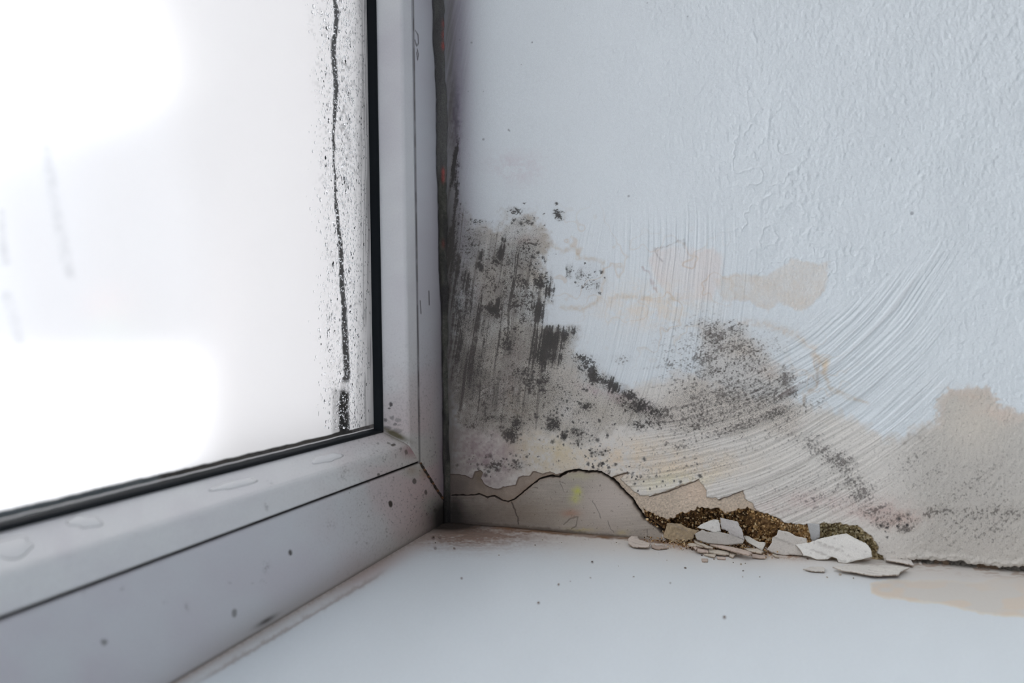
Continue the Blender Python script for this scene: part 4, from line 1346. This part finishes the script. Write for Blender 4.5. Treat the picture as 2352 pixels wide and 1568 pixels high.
chip('paint_flake', zoomB([(1110, 1055), (1300, 1035), (1740, 1025), (2030, 1070), (1920, 1120), (1900, 1150), (1610, 1155), (1350, 1110), (1230, 1095)]),
     'long flat paint flake lying on the sill right of the rubble', flat=(.0016, 0, 0), col=(182, 181, 180), seed=8, thick=.0006, curl=.0003)
chip('paint_flake', zoomB([(755, 1080), (850, 1050), (990, 1050), (1020, 1075), (1015, 1105), (870, 1100), (800, 1085)]),
     'small flat paint flake on the sill below the largest white flake', flat=(.0009, 0, 0), col=(180, 179, 178), seed=9, thick=.0005)
chip('paint_flake', zoomB([(1745, 925), (1830, 945), (2050, 965), (2085, 1030), (1990, 1012), (1750, 968)]),
     'thin paint flake against the wall foot, above the long flat flake', flat=(.0016, 0, 0), col=(180, 178, 178), seed=10, thick=.0006)
chip('paint_flake', zoomA([(250, 940), (300, 895), (380, 895), (400, 935), (480, 960), (555, 1000), (530, 1040), (420, 1035), (320, 1030), (255, 990)]),
     'curled cream paint flake on the sill, leftmost of the debris', flat=(.0018, .1, 0), col=(178, 170, 166), seed=11, thick=.0006, curl=.0008)
chip('paint_flake', zoomA([(560, 1000), (640, 1015), (700, 1010), (800, 1040), (640, 1055), (570, 1030)]),
     'ragged small paint flake touching the leftmost curled flake', flat=(.0010, 0, 0), col=(160, 148, 142), seed=12, thick=.0006)
chip('paint_flake', zoomB([(805, 530), (860, 530), (955, 545), (962, 620), (955, 700), (900, 740), (850, 720), (830, 620)]),
     'small grey paint remnant hanging between the two right hand cavities', lean=(0, 0), col=(156, 158, 162), seed=13, thick=.0010, xoff=-.0004)
SL = [([(1140, 935), (1200, 960), (1330, 1015), (1400, 1045), (1300, 1035), (1150, 965)], .0030, 'thin splinter of paint, upper left of the sliver pile'),
      ([(1350, 972), (1600, 1018), (1900, 1092), (1925, 1115), (1880, 1140), (1700, 1092), (1360, 1002)], .0030, 'longest thin sliver of paint lying over the pile'),
      ([(1330, 1060), (1620, 1085), (1610, 1130), (1480, 1125), (1340, 1097)], .0014, 'oblong tan paint sliver under the longest sliver'),
      ([(1130, 1028), (1192, 1028), (1165, 1072)], .0020, 'tiny triangular paint chip at the left of the sliver pile'),
      ([(1610, 1108), (1720, 1120), (1670, 1165), (1615, 1145)], .0010, 'squarish paint chip right of the oblong tan sliver'),
      ([(1180, 1045), (1330, 1072), (1335, 1105), (1190, 1090)], .0016, 'short paint sliver left of the oblong tan sliver'),
      ([(1270, 1120), (1440, 1125), (1420, 1165), (1375, 1155)], .0010, 'small paint chip below the oblong tan sliver'),
      ([(1920, 1118), (2100, 1138), (2105, 1178), (1925, 1166)], .0010, 'grey paint chip on the sill right of the longest sliver'),
      ([(1820, 1045), (2000, 1055), (2080, 1088), (2050, 1112), (1870, 1080)], .0022, 'stubby pale sliver over the right end of the longest sliver'),
      ([(1240, 1185), (1330, 1190), (1325, 1220), (1250, 1215)], .0008, 'dark edged paint chip lying alone in front of the pile'),
      ([(2200, 1118), (2292, 1150), (2285, 1166), (2210, 1138)], .0008, 'tiny paint splinter under the upright grey flake'),
      ([(1450, 1162), (1570, 1176), (1565, 1192), (1460, 1188)], .0007, 'thin pale paint chip below the squarish one'),
      ([(1060, 985), (1130, 980), (1200, 1000), (1260, 1030), (1120, 1015), (1065, 1005)], .0024, 'tan paint sliver beneath the upper left splinter')]
for i, (p, z0, lb) in enumerate(SL):
    chip('paint_sliver', zoomA(p), lb, flat=(z0, 0, 0), col=(172, 160, 154) if i % 2 else (176, 170, 162), seed=30 + i, thick=.0007, rough=.00006)


# grains of plaster filling the cavities and spilling on the sill
def ico(c, r_, rnd, v, f, cl, color):
    base = [(-.525731, 0, .850651), (.525731, 0, .850651), (-.525731, 0, -.850651), (.525731, 0, -.850651), (0, .850651, .525731), (0, .850651, -.525731), (0, -.850651, .525731), (0, -.850651, -.525731), (.850651, .525731, 0), (-.850651, .525731, 0), (.850651, -.525731, 0), (-.850651, -.525731, 0)]
    fa = [(0, 4, 1), (0, 9, 4), (9, 5, 4), (4, 5, 8), (4, 8, 1), (8, 10, 1), (8, 3, 10), (5, 3, 8), (5, 2, 3), (2, 7, 3), (7, 10, 3), (7, 6, 10), (7, 11, 6), (11, 0, 6), (0, 1, 6), (6, 1, 10), (9, 0, 11), (9, 11, 2), (9, 2, 5), (7, 2, 11)]
    i0 = len(v)
    s = [rnd.uniform(.6, 1.2) for _ in range(3)]
    for p in base:
        j = rnd.uniform(.75, 1.2)
        v.append((c[0] + p[0] * r_ * s[0] * j, c[1] + p[1] * r_ * s[1] * j, c[2] + p[2] * r_ * s[2] * j))
        cl.append(color)
    f += [(i0 + a, i0 + b, i0 + c_) for a, b, c_ in fa]


rg = random.Random(21)
v, f, cl = [], [], []
pal = [A(*c) for c in [(176, 150, 110), (150, 122, 84), (110, 84, 56), (74, 56, 38), (60, 46, 34), (190, 172, 140), (130, 100, 66), (90, 70, 50)]]


pal2 = [A(*c) for c in [(150, 142, 116), (124, 114, 88), (166, 158, 134), (100, 90, 68), (136, 124, 92)]]


def in_poly(x, y, pts):
    return seg_dist(np.array([x]), np.array([y]), pts, True)[0][0]


k = 0
LOWB = 0
while k < 2600:
    cav, dep = rg.choice([(CAV, .008), (CAV, .008), (CAV, .008), (CAV2, .005), (CAV3, .004)])
    x = rg.uniform(min(p[0] for p in cav), max(p[0] for p in cav))
    y = rg.uniform(min(p[1] for p in cav), max(p[1] for p in cav))
    d = in_poly(x, y, cav)
    if d > -1:
        continue
    depth = .0012 + dep * min(1, -d / 16) * .85
    if cav is CAV:
        if in_poly(x, y, CRACK + [(1520, 1300), (1030, 1300)]) < 0:
            continue
        depth -= .005 * math.exp(-((x - 1765) / 34) ** 2 - ((y - 1205) / 26) ** 2)
    p = hit(x, y, 0, max(.0006, depth))
    if p[2] < .0004:
        continue
    ico(p, rg.uniform(.0003, .0009), rg, v, f, cl, rg.choice(pal2) if cav is CAV3 else rg.choice(pal[:3] + pal[5:7]) if x > 1720 else rg.choice(pal[1:]))
    k += 1
for k in range(900):
    x = rg.choice([rg.gauss(1600, 45), rg.gauss(1700, 40), rg.uniform(1480, 1790)])
    if not 1470 < x < 1800:
        continue
    lo = 1198 + (x - 1024) * .0888
    y = lo + abs(rg.gauss(0, 7)) - 3
    zz = max(.0, .0022 * (1 - abs(y - lo) / 14)) * rg.random()
    p = hit(x, max(y, lo + .5), 2, .0003)
    r_ = rg.uniform(.00015, .0005)
    ico((p[0], p[1], r_ * .6 + zz), r_, rg, v, f, cl, rg.choice(pal))
o = raw_mesh('plaster_rubble', v, f, M_grain, None, col=np.array(cl))
tag(o, 'loose brown plaster grains filling the cavities and spilling onto the sill', 'rubble', kind='stuff')

# countable crumbs scattered on the sill
cr = [(1416, 1246), (1360, 1290, 2.6), (1283, 1342, 2.4), (1237, 1384, 2.2), (1574, 1305, 3.2), (1702, 1296, 3), (1712, 1294, 2), (1707, 1311, 2.4), (1706, 1325, 2), (1664, 1417, 2.4), (1855, 1284, 4), (1930, 1320, 3), (1745, 1325, 1.8), (1456, 1324, 1.6),
      (1900, 1326, 2), (1960, 1328, 2.2), (1684, 1292, 2), (1532, 1287, 1.6), (1420, 1300, 1.4), (996, 1234, 4), (1010, 1235, 3), (1043, 1259, 2.4), (1000, 1247, 2.2), (1246, 1240, 1.8), (1290, 1246, 1.6), (1612, 1276, 3), (1640, 1285, 2.2), (1146, 1275, 1.8), (1229, 1252, 2)]
protos = []
for i in range(3):
    v, f, cl = [], [], []
    ico((0, 0, .6), 1.0, random.Random(50 + i), v, f, cl, A(*[(120, 108, 98), (92, 82, 76), (150, 142, 134)][i]))
    me = bpy.data.meshes.new('plaster_crumb')
    me.from_pydata(v, [], f)
    at = me.color_attributes.new('Col', 'FLOAT_COLOR', 'POINT')
    at.data.foreach_set('color', np.concatenate([np.array(cl), np.ones((len(cl), 1))], 1).astype(np.float32).reshape(-1))
    me.materials.append(M_grain)
    protos.append(me)
for i, c in enumerate(cr):
    x, y = c[0], c[1]
    r_ = (c[2] if len(c) > 2 else 2) / F * .36 * .8
    o = bpy.data.objects.new('plaster_crumb', protos[i % 3])
    COL.objects.link(o)
    p = hit(x, y, 2, 0)
    o.location = (p[0], p[1], 0)
    o.scale = (r_ * rg.uniform(.8, 1.4), r_ * rg.uniform(.8, 1.4), r_ * .8)
    o.rotation_euler = (0, 0, rg.uniform(0, 6))
    tag(o, 'tiny dark crumb of plaster lying on the white sill', 'crumb', 'crumbs scattered on the sill')

# ================================================================== water lying on the lower glazing bead
def puddle(px, py, rx, rz, label, seed):
    rnd = random.Random(seed)
    # on the sloping face of the bead between (y=.0006,z=.0513) and (.0100,.0580)
    A0, A1 = np.array([0, .0006, .0513]), np.array([0, .0100, .0580])
    sl_ = (A1 - A0) / np.linalg.norm(A1 - A0)
    nr = np.array([0, -sl_[2], sl_[1]])
    d = ray(px, py)
    t = ((A0 - CAM) @ nr) / (d @ nr)
    c = CAM + d * t
    ex = np.array([1., 0, 0])
    v, f = [], []
    segs, rings = 28, 6
    rad = [1 + .22 * math.sin(2 * a + seed) + .12 * math.sin(5 * a + 2 * seed) for a in [s / segs * 2 * pi for s in range(segs)]]
    hmax = .0004
    v.append(np.zeros(3) + nr * hmax)
    for k in range(1, rings + 1):
        q_ = k / rings
        for s in range(segs):
            a = s / segs * 2 * pi
            v.append(ex * rx * q_ * rad[s] * cos(a) + sl_ * rz * q_ * rad[s] * sin(a) + nr * (hmax * (1 - q_ ** 2.5) + .00004))
    for s in range(segs):
        f.append((0, 1 + s, 1 + (s + 1) % segs))
        for k in range(rings - 1):
            a = 1 + k * segs
            f.append((a + s, a + segs + s, a + segs + (s + 1) % segs, a + (s + 1) % segs))
    f.append(tuple(1 + (rings - 1) * segs + s for s in range(segs))[::-1])
    o = raw_mesh('water_puddle', v, f, M_puddle, None, smooth=True)
    o.location = c
    tag(o, label, 'water')


puddle(195, 1197, .0042, .0030, 'clear water blob on the lower bead, middle one, below the left part of the pane', 3)
puddle(28, 1258, .0058, .0030, 'clear water blob on the lower bead at the left edge of the picture', 5)
puddle(752, 1052, .0090, .0028, 'flat water patch on the lower bead nearest the window corner', 8)
puddle(540, 1112, .0100, .0020, 'long thin water patch on the lower bead, second nearest the corner', 9)
